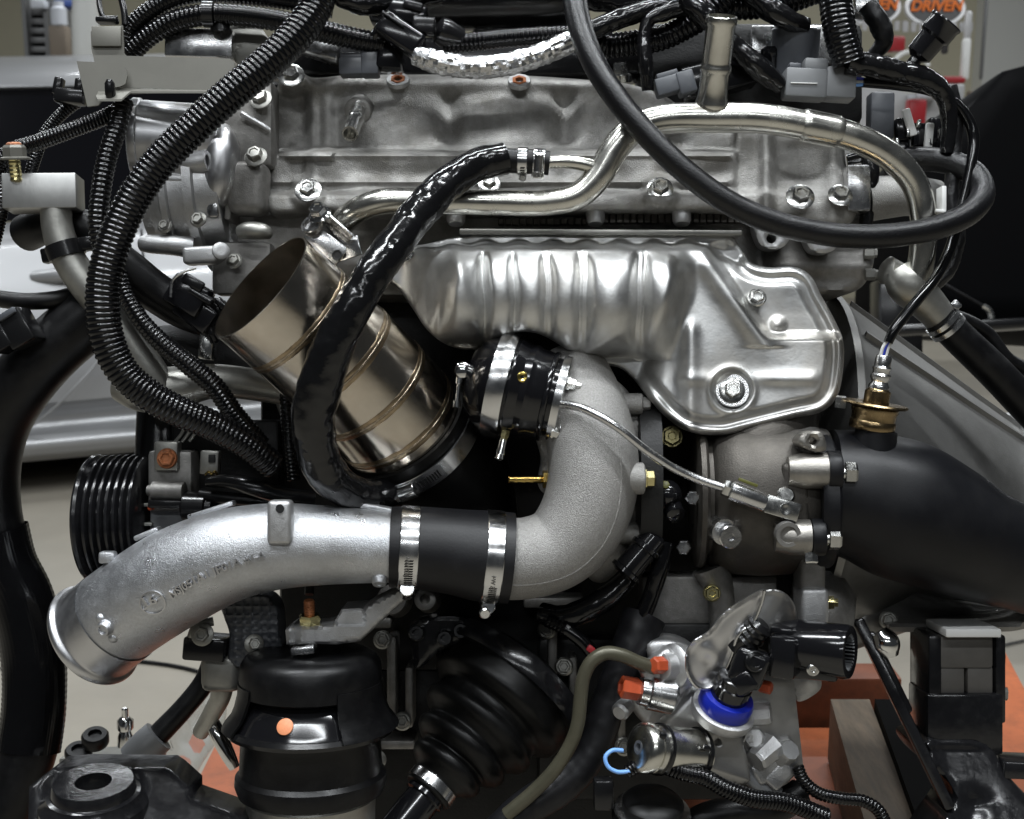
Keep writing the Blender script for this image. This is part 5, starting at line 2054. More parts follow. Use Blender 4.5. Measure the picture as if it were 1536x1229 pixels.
tube(mb, [(308, 712, 3), (313, 708, 5), (318, 712, 5), (322, 707, 5), (326, 712, 3)], 1.8, 8, 2)
mb.build('plug_spring', M['brass'], ak)
mb = MB()
lathe(mb, (276, 760, -6), (1, .02, .1), [(0, 20), (4, 24), (36, 24), (38, 20), (46, 18)], 20)
box(mb, (250, 756, 4), (52, 12, 20), ax=(1, .02, 0), bevel=2)
mb.build('regulator', M['black_plastic'], ak)
mb = MB()
tube(mb, [(312, 724, 16), (345, 722, 30), (380, 730, 34), (420, 742, 20), (470, 748, 0)], [8, 11, 14, 13, 12], 20, 4, prof=wob(.06, 20))
mb.build('cable_boot', M['black_plastic'], ak)
mb = MB()
tube(mb, [(300, 742, 6), (350, 748, 10), (400, 752, 6), (450, 760, 0)], 9, 14, 4)
mb.build('cable', M['rubber'], ak)
mb = MB()
lathe(mb, (229, 762, -6), (-.3, 0, 1), [(0, 3.5), (8, 3.5), (9, 2)], 12)
mb.build('red_tip', M['orange_cap'], ak)
for y in (757, 786):
    mb = MB()
    box(mb, (216, y, -26), (30, 5, 20), bevel=1)
    mb.build('fin', M['dull_alu'], ak)
mb = MB()
lathe(mb, (246, 622, -110), (0, 1, .15), [(-60, 20), (-60, 40), (70, 40), (78, 30)], 32)
solo('oil_filter_can', mb, M['black_plastic'], 'black round canister above the alternator', 'canister')
mb = MB()
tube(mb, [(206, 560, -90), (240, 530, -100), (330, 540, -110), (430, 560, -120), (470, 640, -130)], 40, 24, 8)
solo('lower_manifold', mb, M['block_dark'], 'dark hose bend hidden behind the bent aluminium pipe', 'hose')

# ------------------------------------------------------------------ engine mount on the left
em = thing('engine_mount', 'round black rubber engine mount with an orange paint dot on its gloss collar', 'engine mount', (467, 1220, 70))
MA = (0, -1, .02)
MO = (467, 1215, 66)
for pr, m_, nm in (([(-60, 94), (14, 96), (22, 98), (26, 96)], 'dull_alu', 'base_ring'),
                   ([(26, 98), (30, 108), (44, 113), (56, 112), (62, 106), (110, 104), (120, 108)], 'rubber', 'rubber_body'),
                   ([(118, 110), (122, 124), (128, 126), (134, 122)], 'black_plastic', 'collar_ring'),
                   ([(134, 116), (140, 112), (156, 104), (172, 92), (180, 80)], 'anodised', 'gloss_collar'),
                   ([(178, 98), (182, 105), (205, 106), (222, 104), (232, 98), (238, 86), (236, 20)], 'rubber', 'rubber_cap')):
    mb = MB()
    lathe(mb, MO, MA, pr, 64)
    mb.build(nm, M[m_], em, 40)
# rubber apron: flaps left and right of the opening


def apron(a0, a1):
    A_, u_, w_ = frame(MA)
    s = S(MO[2])
    O = P(*MO)
    mb_ = MB()
    rows = [(196, 107.5), (180, 108), (160, 113), (148, 118), (136, 128), (130, 131)]
    n = 24
    vs = []
    for al, rr in rows:
        for k in range(n + 1):
            t = a0 + (a1 - a0) * k / n + (0 if al > 150 else 0) + (al < 185) * .0
            sh = (196 - al) / 66 * .12 * (1 if a0 > 0 else -1) * (1 - k / n if a0 > 0 else k / n)
            vs.append(O + A_ * al * s + (u_ * math.cos(t + sh) + w_ * math.sin(t + sh)) * rr * s)
    fs = [(i * (n + 1) + k, i * (n + 1) + k + 1, (i + 1) * (n + 1) + k + 1, (i + 1) * (n + 1) + k) for i in range(len(rows) - 1) for k in range(n)]
    m = len(vs)
    ins = []
    for al, rr in rows:
        for k in range(n + 1):
            t = a0 + (a1 - a0) * k / n
            sh = (196 - al) / 66 * .12 * (1 if a0 > 0 else -1) * (1 - k / n if a0 > 0 else k / n)
            ins.append(O + A_ * al * s + (u_ * math.cos(t + sh) + w_ * math.sin(t + sh)) * (rr - 5) * s)
    fs2 = [tuple(i + m for i in f[::-1]) for f in fs]
    w = n + 1
    R_ = len(rows)
    rim = [(k, k + 1) for k in range(n)] + [((R_ - 1) * w + k + 1, (R_ - 1) * w + k) for k in range(n)] + [((i + 1) * w, i * w) for i in range(R_ - 1)] + [(i * w + n, (i + 1) * w + n) for i in range(R_ - 1)]
    fs3 = [(b, a, a + m, b + m) for a, b in rim]
    mb_.add(vs + ins, fs + fs2 + fs3)
    mb_.build('rubber_apron', M['rubber'], em, 30)


# find the angle that faces the camera
A_, u_, w_ = frame(MA)
fa = math.atan2(w_.dot(-FW), u_.dot(-FW))
apron(fa + .52, fa + 1.9)
apron(fa - 2.0, fa - .80)
s_ = S(MO[2])
# paint dot on the collar
tdot = fa + (.19 if w_.dot(RT) * math.cos(fa) - u_.dot(RT) * math.sin(fa) < 0 else -.19)
c0 = P(*MO) + A_ * 154 * s_ + (u_ * math.cos(tdot) + w_ * math.sin(tdot)) * 105.4 * s_
nn = ((u_ * math.cos(tdot) + w_ * math.sin(tdot)) * .87 + A_ * .5).normalized()
mb = MB()
A2, u2, w2 = frame(nn)
vs = []
for (al, rr) in ((-2, 12), (1.0, 12), (1.6, 11), (1.6, .01)):
    for k in range(28):
        t = 2 * pi * k / 28
        vs.append(c0 + nn * al * s_ + (u2 * math.cos(t) + w2 * math.sin(t)) * rr * s_)
fs = [(i * 28 + k, i * 28 + (k + 1) % 28, (i + 1) * 28 + (k + 1) % 28, (i + 1) * 28 + k) for i in range(3) for k in range(28)]
mb.add(vs, fs)
mb.build('paint_dot', M['orange_dot'], em)

mbk = thing('mount_arm', 'cast aluminium arm bolted down on top of the rubber engine mount', 'bracket', (480, 955, 80))
mb = MB()
relief(mb, [(428, 945), (436, 940), (468, 941), (500, 936), (512, 914), (545, 912), (562, 902), (598, 884), (622, 888), (590, 916), (560, 944), (540, 962), (506, 967), (476, 966), (430, 967)], lambda x, y: 104 - .35 * np.clip(x - 500, 0, 999) + 4 * gau(x, 452, 4) - 6 * gau(x, 442, 4) - 8 * (x > 505) * (x < 546) * (y < 940), 5, 5, 70)
mb.build('arm', M['cast_alu'], mbk, 40)
mb = MB()
lathe(mb, (465, 944, 78), (0, -1, .2), [(0, 22), (4, 22), (5, 14)], 24)
lathe(mb, (465, 944, 78), (0, -1, .2), [(5, 17), (20, 17), (23, 14)], 6, rot=.2)
mb.build('nut', M['yellow_zinc'], mbk, 30)
mb = MB()
lathe(mb, (465, 944, 78), (0, -1, .2), [(20, 8.5)] + [(24 + k * 2, 8.5 if k % 2 else 7.6) for k in range(9)] + [(42, 8.5), (46, 7)], 16)
mb.build('stud', M['copper_rust'], mbk, 30)
mb = MB()
tube(mb, [(464, 892, 60), (466, 870, 50), (476, 850, 40)], 7, 12, 4)
mb.build('stud_wire', M['rubber'], mbk)
mb = MB()
box(mb, (456, 974, 100), (36, 12, 30), ax=(1, -.1, 0), bevel=3)
mb.build('locating_tab', M['machined'], mbk)

# finned dark bracket left of the mount
fb = thing('grid_cover', 'dark grey moulded cover with a raised grid left of the engine mount', 'cover', (380, 950, 30))
mb = MB()
relief(mb, smooth([(332, 908), (352, 898), (396, 892), (414, 908), (420, 950), (424, 984), (400, 1000), (352, 1000), (342, 990), (344, 950), (336, 926)], step=5),
       lambda x, y: 30 + 2.5 * np.maximum(gau((x - 332) % 13, 6.5, 1.6), gau((y - 890) % 13, 6.5, 1.6)) + 8 * gau(np.hypot(x - 380, y - 968), 0, 22), 2.6, 5, 50)
mb.build('cover', M['slate_plastic'], fb, 60)
bolt(fb, (381, 966, 42), (.3, -.2, 1), 9, 18, 1.6, M['dull_alu'])
mb = MB()
box(mb, (312, 970, 20), (62, 34, 60), ax=(1, .08, 0), bevel=4)
mb.build('foot', M['black_plastic'], fb)
bolt(fb, (304, 952, 54), (-.1, -.2, 1), 12, 8, 1.45, M['dull_alu'])
mb = MB()
tube(mb, [(285, 962, 40), (296, 938, 44), (320, 932, 40)], 7, 12, 4)
mb.build('arm', M['dull_alu'], fb)
mb = MB()
box(mb, (336, 1004, 0), (60, 60, 60), bevel=14, seg=3)
mb.build('pan_corner', M['dull_alu'], fb)

# driveshaft boot
cv = thing('driveshaft', 'black driveshaft with a bellows rubber boot right of the engine mount', 'driveshaft', (720, 1090, 0))
CA = (-.60, .66, .46)
CO = (752, 1048, -70)
mb = MB()
prf = [(-60, 110), (-30, 116), (0, 118), (20, 116), (30, 104), (38, 92)]
for a_, r_ in ((66, 98), (112, 80), (152, 61)):
    prf += [(a_ - 14, r_ - 6), (a_, r_), (a_ + 12, r_ - 4), (a_ + 22, r_ - 17)]
prf += [(178, 40), (182, 38), (206, 38), (208, 30)]
prf = [(a * .86, r * .96) for a, r in prf]
prf2 = catmull([(a, r, 0.0) for a, r in prf], 150)
lathe(mb, CO, CA, [(q[0], q[1]) for q in prf2], 64)
mb.build('boot', M['boot'], cv, 80)
mb = MB()
lathe(mb, CO, CA, [(159, 36), (159, 39), (173, 39), (173, 36)], 40)
mb.build('boot_band', M['steel_band'], cv)
mb = MB()
lathe(mb, CO, CA, [(172, 30), (186, 31), (188, 27), (300, 27), (420, 27)], 32)
mb.build('shaft', M['anodised'], cv)
mb = MB()
lathe(mb, (750, 1050, -90), CA, [(-40, 60), (-40, 138), (-20, 142), (-10, 138), (-10, 120)], 56)
mb.build('joint_housing', M['black_paint'], cv)
tr = thing('seal_plate', 'black plate with three socket screws above the driveshaft boot', 'plate', (660, 960, -40))
mb = MB()
relief(mb, smooth([(612, 944), (630, 930), (690, 926), (712, 936), (704, 962), (660, 976), (634, 1000), (622, 1002), (618, 974)], step=5), lambda x, y: -40 + 0 * x, 8, 5, 30)
mb.build('plate', M['black_paint'], tr)
for (x, y) in ((626, 950), (668, 958), (692, 947)):
    mb = MB()
    lathe(mb, (x, y, -36), (-.1, -.2, 1), [(0, 12), (8, 12), (10, 10), (10, 6), (4, 5.5)], 20)
    mb.build('socket_screw', M['black_plastic'], tr)
mb = MB()
lathe(mb, (727, 918, 100), (.1, .3, 1), [(0, 9), (6, 9), (8, 7)], 18)
solo('slotted_screw', mb, M['machined'], 'slotted steel screw head below the right hand clamp of the coupler', 'screw')

# black tapes and pipes in the middle
for pts, r, m_, lab, nm in (
        ([(966, 924, 0), (952, 960, 10), (936, 1000, 16), (916, 1044, 20), (902, 1090, 24), (884, 1132, 28), (846, 1176, 34), (790, 1212, 40), (740, 1260, 44)], [34, 31, 28, 26, 26, 26, 27, 28, 28], 'rubber_grey', 'dark grey rubber hose curving behind the olive tube', 'grey_hose'),
        ([(812, 920, -20), (846, 926, -4), (890, 910, 8), (930, 880, 12), (948, 860, 14)], [16, 18, 19, 16, 14], 'tape', 'black taped harness under the compressor elbow', 'taped_harness'),
        ([(985, 760, 40), (978, 790, 40), (968, 820, 38), (958, 846, 36)], [6, 6, 6, 6], 'black_plastic', 'thin shiny black oil line left of the turbine housing', 'oil_line'),
        ([(820, 930, 10), (850, 945, 14), (876, 965, 16), (888, 980, 16)], 11, 'conduit', 'short ribbed sleeve behind the olive tube bend', 'ribbed_sleeve'),
        ([(1000, 812, 30), (990, 850, 30), (978, 890, 24), (962, 930, 20), (952, 960, 10)], [12, 14, 13, 13, 14], 'conduit', 'black cable sleeve hanging beside the turbine housing', 'cable_sleeve')):
    mb = MB()
    tube(mb, pts, r, 24, 3, prof=(ribs(6, .14) if nm in ('ribbed_sleeve',) else wob(.05, 14, 1.5)))
    solo(nm, mb, M[m_], lab, 'hose' if 'hose' in nm else 'line')
mb = MB()
box(mb, (886, 974, 30), (12, 10, 8), ax=(.8, .6, 0), bevel=2)
solo('red_clip', mb, M['red_plastic'], 'tiny red clip on the ribbed sleeve beside the olive tube', 'clip')
bj = thing('oil_feed_fitting', 'gloss black banjo fitting between elbow and turbine housing', 'fitting', (1000, 745, 40))
mb = MB()
lathe(mb, (1000, 742, 36), (.1, -.2, 1), [(-20, 22), (4, 22), (8, 18), (14, 16), (20, 8)], 28)
lathe(mb, (1010, 766, 40), (.2, .6, .8), [(-10, 16), (12, 15), (16, 9)], 24)
mb.build('banjo', M['anodised'], bj)
mb = MB()
lathe(mb, (998, 728, 52), (0, -.5, 1), [(0, 6), (3, 6), (4, 4)], 12)
mb.build('paint_dab', M['olive_green'], bj)
ol = thing('black_connector', 'black round cable connector pointing down left below the banjo fitting', 'connector', (955, 836, 40))
mb = MB()
lathe(mb, (982, 806, 40), (-.62, .72, .05), [(-6, 14), (0, 20), (16, 21), (18, 24), (24, 24), (26, 21), (62, 21), (64, 25), (70, 25), (74, 16)], 24)
mb.build('shell', M['anodised'], ol)
mb = MB()
lathe(mb, (990, 836, 20), (-.1, 1, .1), [(-16, 8), (0, 9), (2, 14), (16, 14), (18, 9)], 6)
solo('yellow_hex_nut', mb, M['yellow_zinc'], 'yellow plated hex nut beside the black round connector', 'nut')
for (x, y, z, lab) in ((1040, 747, 50, 'upper bright hex nut between banjo fitting and turbine housing'), (1026, 821, 40, 'lower bright hex nut left of the turbine housing rim')):
    mb = MB()
    lathe(mb, (x, y, z), (-.3, 0, 1), [(-10, 11), (6, 11), (8, 9)], 6, rot=.5)
    solo('hex_nut', mb, M['machined'], lab, 'nut', sharp=30)
for (x, y, z, r, m_, lab) in ((1068, 890, 20, 11, 'yellow_zinc', 'yellow plated bolt head under the turbine housing'), (1008, 655, -10, 14, 'yellow_zinc', 'yellowish bolt head in the shade under the heat shield')):
    mb = MB()
    lathe(mb, (x, y, z), (-.1, -.1, 1), [(-14, r * 1.2), (0, r * 1.2), (2, r * 1.1)], 24)
    lathe(mb, (x, y, z), (-.1, -.1, 1), [(0, r), (9, r), (11, r * .85), (11, r * .5), (9, r * .4)], 6)
    solo('hex_bolt', mb, M[m_], lab, 'bolt', sharp=30)

# adaptor plate behind, right of centre
ap = thing('gearbox_flange', 'grey cast flange plate and post below the turbine housing', 'flange', (1090, 900, -20))
mb = MB()
box(mb, (1060, 905, -60), (200, 90, 60), bevel=6)
mb.build('plate', M['cast_dark'], ap)
mb = MB()
box(mb, (1050, 948, -50), (180, 34, 60), bevel=4)
mb.build('rail', M['block_dark'], ap)
mb = MB()
box(mb, (1030, 990, -40), (150, 50, 50), bevel=4)
mb.build('lower_rail', M['cast_dark'], ap)
mb = MB()
tube(mb, [(1066, 850, -10), (1078, 880, -10), (1084, 930, -14), (1084, 990, -20)], [30, 22, 20, 22], 24, 5)
mb.build('post', M['cast_dark'], ap)
for (c, s_, m_) in (((1214, 860, 40), (38, 90, 50), 'cast_dark'), ((1216, 906, 46), (42, 54, 60), 'cast_alu')):
    mb = MB()
    box(mb, c, s_, bevel=7, seg=3)
    mb.build('side_lug', M[m_], ap)
mb = MB()
lathe(mb, (1236, 904, 60), (1, 0, .1), [(0, 14), (3, 14), (4, 11), (14, 11), (15, 7), (20, 7)], 6, rot=.3)
mb.build('lug_bolt', M['yellow_zinc'], ap, 30)
mb = MB()
lathe(mb, (1240, 930, -40), (1, .1, .3), [(-30, 70), (0, 74), (20, 66), (40, 40)], 36)
mb.build('starter_nose', M['cast_dark'], ap)
mb = MB()
relief(mb, smooth([(1190, 1010), (1226, 1008), (1232, 1030), (1222, 1042), (1196, 1052)], step=4), lambda x, y: 10 + 6 * gau(np.hypot(x - 1214, y - 1022), 0, 14), 5, 5, 30)
mb.build('cast_foot', M['cast_alu'], ap)

# ------------------------------------------------------------------ steering or pump unit bottom right
sv = thing('fluid_valve_block', 'cast aluminium valve block with orange plugs at the lower right', 'valve body', (1080, 1080, 60))
mb = MB()
relief(mb, smooth([(966, 966), (1000, 958), (1032, 966), (1060, 990), (1090, 1030), (1120, 1060), (1130, 1100), (1120, 1150), (1070, 1150), (1020, 1120), (960, 1080), (944, 1056), (940, 1040), (968, 1028), (976, 1004)], step=6),
       lambda x, y: 40 + 16 * gau(np.hypot(x - 1010, y - 1044), 0, 34) + 22 * gau(np.hypot(x - 1088, y - 1060), 0, 52) - 14 * gau((x - 1040) + (y - 1030), 0, 9) + 10 * gau(y - x * .3, 770, 20) + 12 * gau(np.hypot(x - 1150, y - 1130), 0, 30) - 9 * gau(np.hypot(x - 1060, y - 1010), 0, 20), 5, 12, 120)
mb.build('casting', M['cast_alu'], sv, 60)
mb = MB()
relief(mb, [(1040, 1010), (1186, 1008), (1190, 1014), (1205, 1150), (1180, 1176), (1164, 1184), (1090, 1150)], lambda x, y: 66 + .03 * (x - 1100), 10, 3, 6)
mb.build('back_sheet', M['sheet_alu'], sv, 50)
mb = MB()
relief(mb, smooth([(1050, 1078), (1056, 1074), (1104, 1090), (1110, 1096), (1125, 1162), (1124, 1172), (1114, 1178), (1062, 1160), (1056, 1150)], step=4), lambda x, y: 82 + .05 * (x - 1090) - 6 * sstep(y - .28 * (x - 1050), 1148, 1160), 4, 3, 6, holes=[circ(1076, 1113, 4.5, 10)])
mb.build('front_sheet', M['sheet_alu'], sv, 50)
mb = MB()
lathe(mb, (960, 1035, 70), (1, .22, -.1), [(-4, 12), (0, 22), (12, 23), (14, 27), (50, 28), (56, 20)], 32)
mb.build('ball_fitting', M['machined'], sv)
mb = MB()
lathe(mb, (944, 1032, 74), (-1, -.2, .25), [(-14, 17), (12, 17), (14, 14), (14, 10), (8, 9)], 6, rot=.3)
mb.build('orange_plug', M['orange_cap'], sv, 30)
mb = MB()
lathe(mb, (1006, 1000, 66), (-.8, -.1, .6), [(-16, 34), (-4, 34), (0, 30), (2, 22), (18, 20), (20, 16)], 32)
mb.build('flange_boss', M['cast_alu'], sv)
mb = MB()
lathe(mb, (990, 998, 84), (-.8, -.1, .6), [(-6, 13), (12, 13), (14, 10)], 6, rot=.1)
mb.build('orange_plug', M['orange_cap'], sv, 30)
mb = MB()
lathe(mb, (932, 1066, 50), (-.5, .3, .8), [(-20, 14), (4, 14), (8, 10)], 20)
mb.build('casting_nub', M['cast_alu'], sv)
for (x, y, z, r, l, ax_) in ((1142, 1134, 78, 19, 26, (-.75, .45, .5)), (1178, 1130, 74, 17, 30, (.3, -.5, .8)), (1132, 1108, 74, 15, 12, (-.3, -.3, .9)), (1140, 1070, 70, 17, 30, (.9, -.1, .3))):
    mb = MB()
    lathe(mb, (x, y, z), ax_, [(-l, r * 1.25), (-l * .3, r * 1.05), (l * .4, r), (l * .55, r * .85), (l * .55, 1)], 8, rot=.3)
    mb.build('cast_boss', M['cast_alu'], sv, 30)
mb = MB()
box(mb, (1160, 1146, 62), (70, 34, 26), ax=(.86, -.5, 0), bevel=7, seg=3)
box(mb, (1168, 1160, 64), (30, 46, 24), ax=(.7, .7, 0), bevel=6, seg=3)
mb.build('cast_web', M['cast_alu'], sv, 30)
mb = MB()
box(mb, (1000, 1012, 58), (60, 70, 40), ax=(.75, -.66, 0), bevel=9, seg=3)
mb.build('cast_shoulder', M['cast_alu'], sv, 30)
mb = MB()
lathe(mb, (1146, 1030, 90), (.8, .1, .5), [(-6, 10), (10, 10), (12, 8)], 6)
mb.build('red_plug', M['orange_cap'], sv, 30)
BA = (.30, -1, .52)
mb = MB()
lathe(mb, (1085, 1064, 84), BA, [(-14, 46), (-4, 49), (2, 48), (4, 42)], 44)
mb.build('seat_ring', M['cast_alu'], sv)
vs_, fs_ = text_mesh('72', 17, 1.0, .3)
mb = MB()
mb.add([P(1122 + v.x, 1108 - v.y, 92 + (1.5 if v.z > 0 else -3)) for v in vs_], fs_)
mb.build('cast_number', M['cast_alu'], sv, 30)

bs = thing('steering_joint', 'gloss black steering joint standing in a bright blue ring', 'joint', (1100, 1030, 90))
mb = MB()
lathe(mb, (1086, 1060, 86), BA, [(-4, 39), (0, 41), (16, 41), (22, 38), (24, 30)], 48)
mb.build('blue_ring', M['blue_plastic'], bs)
mb = MB()
lathe(mb, (1092, 1046, 96), BA, [(-4, 28), (4, 29), (26, 29), (28, 27), (40, 27), (44, 20)], 36)
mb.build('input_shaft', M['anodised'], bs)
mb = MB()
box(mb, (1124, 1000, 116), (52, 58, 44), ax=(.9, .35, .2), bevel=10, seg=3)
mb.build('yoke', M['anodised'], bs)
mb = MB()
box(mb, (1116, 1022, 120), (40, 34, 38), ax=(.8, -.5, .2), bevel=9, seg=3)
mb.build('yoke', M['anodised'], bs)
mb = MB()
lathe(mb, (1132, 992, 136), (.15, -.1, 1), [(-6, 16), (4, 16), (5, 14), (3, 13), (4, 9), (2, 8)], 28)
mb.build('bearing_cap', M['black_plastic'], bs)
mb = MB()
lathe(mb, (1118, 962, 112), (.6, -.75, .3), [(-20, 18), (0, 19), (4, 22)] + [(8 + k * 5, 21 if k % 2 else 19) for k in range(6)] + [(40, 12)], 24)
mb.build('ribbed_cap', M['black_plastic'], bs)
kk = thing('splined_clamp', 'gloss black splined shaft clamp with an open toothed bore facing right', 'clamp', (1215, 980, 100))
KA = (1, .02, .62)
KO = (1186, 968, 92)
mb = MB()
lathe(mb, KO, KA, [(-26, 24), (-14, 34), (0, 38), (10, 40), (84, 40), (90, 38), (90, 27), (40, 26), (40, .1)], 48)
mb.build('clamp_barrel', M['anodised'], kk, 35)
A_, u_, w_ = frame(KA)
s_ = S(KO[2])
mb = MB()
for k in range(30):
    t = 2 * pi * k / 30
    c = P(*KO) + (u_ * math.cos(t) + w_ * math.sin(t)) * 25.6 * s_
    q = (w_ * math.cos(t) - u_ * math.sin(t)) * 1.5 * s_
    n = (u_ * math.cos(t) + w_ * math.sin(t)) * 2.6 * s_
    a0, a1 = A_ * 44 * s_, A_ * 88.5 * s_
    vs = [c + a0 - q + n, c + a0 - n, c + a0 + q + n, c + a1 - q + n, c + a1 - n, c + a1 + q + n]
    mb.add(vs, [(0, 1, 4, 3), (1, 2, 5, 4), (3, 4, 5)])
mb.build('inner_teeth', M['grey_plastic'], kk, kind='stuff')
mb = MB()
box(mb, (1176, 984, 118), (40, 64, 40), ax=(1, .05, .4), bevel=7)
box(mb, (1222, 1004, 122), (70, 30, 26), ax=(1, .02, .4), bevel=6)
box(mb, (1176, 946, 104), (40, 16, 40), ax=(1, .05, .3), bevel=5)
mb.build('clamp_ears', M['anodised'], kk)
mb = MB()
lathe(mb, (1219, 1004, 138), (-.1, .1, 1), [(0, 9.5), (4, 9.5), (6, 7), (6, 3.5), (4, 2)], 18)
mb.build('clamp_screw', M['zinc'], kk)
mb = MB()
lathe(mb, (1266, 978, 70), (1, .1, .2), [(-10, 14), (6, 14), (8, 10)], 16)
mb.build('rusty_nut', M['copper_rust'], kk)

lf = thing('foil_heat_leaf', 'bright curled sheet metal heat guard standing over the blue ring', 'heat guard', (1090, 960, 110))
mb = MB()
l1 = smooth([(1147, 885), (1143, 905), (1130, 934), (1108, 952), (1098, 984), (1084, 1012), (1064, 1033), (1044, 1031), (1031, 1010), (1029, 980), (1040, 962), (1062, 948), (1084, 922), (1114, 900)], step=4)


def lz(x, y):
    q = (x - 1090) * .75 + (y - 960) * .66      # across
    l_ = (x - 1090) * .66 - (y - 960) * .75     # along, up right
    return 118 - .008 * (q + 18) ** 2 + .12 * l_ + 9 * gau(edge_dist(np.stack([x, y], 1), l1), 0, 4) - 3 * gau(np.hypot(x - 1062, y - 990), 0, 8) + 2 * np.sin(l_ / 7.) * gau(l_, -30, 20)


relief(mb, l1, lz, 4, 2, 5)
mb.build('front_leaf', M['turned_alu'], lf, 80)
rim_ = [(x, y, float(lz(np.array([x]), np.array([y]))[0]) + 2) for x, y in [(1147, 886), (1142, 906), (1129, 934), (1108, 952), (1098, 984), (1084, 1012), (1064, 1032), (1046, 1031), (1032, 1011), (1030, 984)]]
mb = MB()
tube(mb, rim_, 2.6, 10, 3)
mb.build('rolled_edge', M['machined'], lf)
mb = MB()
l2 = smooth([(1144, 888), (1170, 886), (1188, 900), (1196, 922), (1192, 946), (1164, 950), (1138, 956), (1112, 952), (1124, 926)], step=4)
relief(mb, l2, lambda x, y: 96 - .02 * (x - 1150 + (y - 920) * .5) ** 2 * .6 + 4 * gau(edge_dist(np.stack([x, y], 1), l2), 0, 4), 4, 2, 5)
mb.build('rear_leaf', M['sheet_alu'], lf, 80)

# solenoid
so_ = thing('solenoid', 'plated steel solenoid can with two black ties and a blue wire', 'solenoid', (990, 1115, 110))
SA = (-1, -.24, .55)
SO = (1052, 1130, 84)
mb = MB()
lathe(mb, SO, SA, [(0, 26), (2, 35), (92, 35), (93, 33), (96, 33), (98, 37), (108, 37), (114, 33), (116, 28), (117, 10), (113, 8)], 44)
mb.build('can', M['zinc_tube'], so_, 35)
mb = MB()
lathe(mb, SO, SA, [(113, 10), (117.4, 10), (117.4, 6), (113, 5)], 20)
mb.build('core', M['slate_plastic'], so_)
for a_ in (6, 76):
    mb = MB()
    lathe(mb, SO, SA, [(a_, 35), (a_, 38), (a_ + 6, 38), (a_ + 6, 35)], 36)
    mb.build('cable_tie', M['black_plastic'], so_)
for (x, y, z) in ((994, 1103, 150), (1060, 1122, 124)):
    mb = MB()
    box(mb, (x, y, z), (11, 9, 9), ax=(.8, .4, 0), bevel=2)
    mb.build('tie_head', M['black_plastic'], so_)
mb = MB()
tube(mb, [(934, 1126, 126), (918, 1126, 132), (908, 1136, 136), (912, 1150, 138), (926, 1158, 138), (946, 1157, 134)], 3.2, 10, 2.5)
mb.build('blue_wire', M['blue_wire'], so_)
conduit('ribbed conduit strapped below the solenoid can', [(940, 1158, 128), (958, 1148, 130), (976, 1140, 132), (1000, 1150, 132), (1030, 1160, 130), (1056, 1166, 126), (1090, 1184, 120), (1130, 1198, 112), (1180, 1204, 100), (1240, 1226, 90)], [10, 11.5, 12, 13, 13, 13, 13.5, 14, 14, 14], 5.6, .18, grp=WG)
conduit('thin conduit curving over the lift table at the bottom right', [(1196, 1150, 80), (1206, 1172, 84), (1228, 1190, 86), (1262, 1198, 86), (1296, 1202, 86), (1318, 1216, 86), (1332, 1245, 86)], 10, 5.6, .15, grp=WG)
bo = thing('ball_joint_boot', 'black rubber boot with a bright ring at the bottom edge', 'boot', (975, 1220, 100))
mb = MB()
lathe(mb, (976, 1240, 90), (.06, -1, .3), [(-30, 52), (0, 58), (16, 60), (26, 54), (30, 46), (42, 46), (48, 40), (52, 20)], 44)
mb.build('boot', M['boot'], bo)
mb = MB()
lathe(mb, (976, 1240, 90), (.06, -1, .3), [(26, 55), (28, 58), (31, 56), (32, 48)], 44)
mb.build('wire_ring', M['machined'], bo)
mb = MB()
box(mb, (905, 1190, 90), (30, 46, 30), bevel=5)
mb.build('clip', M['black_plastic'], bo)
mb = MB()
tube(mb, [(1108, 1150, 60), (1140, 1180, 60), (1168, 1192, 50), (1150, 1212, 40)], [10, 11, 10, 8], 16, 4)
solo('pale_grey_bend', mb, M['grey_plastic'], 'pale grey tube bend below the valve body', 'tube')
mb = MB()
tube(mb, [(1200, 1190, 40), (1160, 1214, 60), (1110, 1216, 64), (1060, 1226, 64), (1020, 1250, 60)], 22, 20, 5)
solo('black_lower_hose', mb, M['rubber'], 'black hose under the ribbed conduit along the bottom edge', 'hose')

# olive tube
ot = thing('olive_tube', 'bent olive green metal tube ending at the upper orange plug', 'tube', (870, 1060, 70))
mb = MB()
tube(mb, [(982, 1002, 78), (958, 994, 84), (932, 983, 88), (908, 980, 90), (888, 992, 90), (876, 1014, 90), (871, 1046, 90), (867, 1084, 88), (858, 1112, 86), (834, 1152, 82), (800, 1188, 76), (760, 1222, 70)], 10.5, 24, 4)
mb.build('tube', M['olive_tube'], ot)

# ------------------------------------------------------------------ gearbox mount and frame, bottom right
gm = thing('gearbox_mount', 'grey rubber gearbox mount held in a black steel bracket', 'mount', (1437, 1020, -40))
mb = MB()
box(mb, (1437, 972, -40), (80, 48, 70), bevel=5)
mb.build('upper_pad', M['pad_grey'], gm)
mb = MB()
box(mb, (1416, 1014, -42), (38, 40, 66), bevel=3)
box(mb, (1458, 1014, -42), (38, 40, 66), bevel=3)
mb.build('lower_pad', M['pad_grey'], gm)
mb = MB()
box(mb, (1444, 942, -30), (82, 13, 90), bevel=3)
mb.build('top_plate', M['white_plastic'], gm)
for (c, s_) in (((1388, 1020, -50), (20, 150, 90)), ((1484, 1010, -50), (16, 130, 90)), ((1432, 1076, -46), (112, 90, 90))):
    mb = MB()
    box(mb, c, s_, bevel=5)
    mb.build('bracket_side', M['black_paint'], gm)
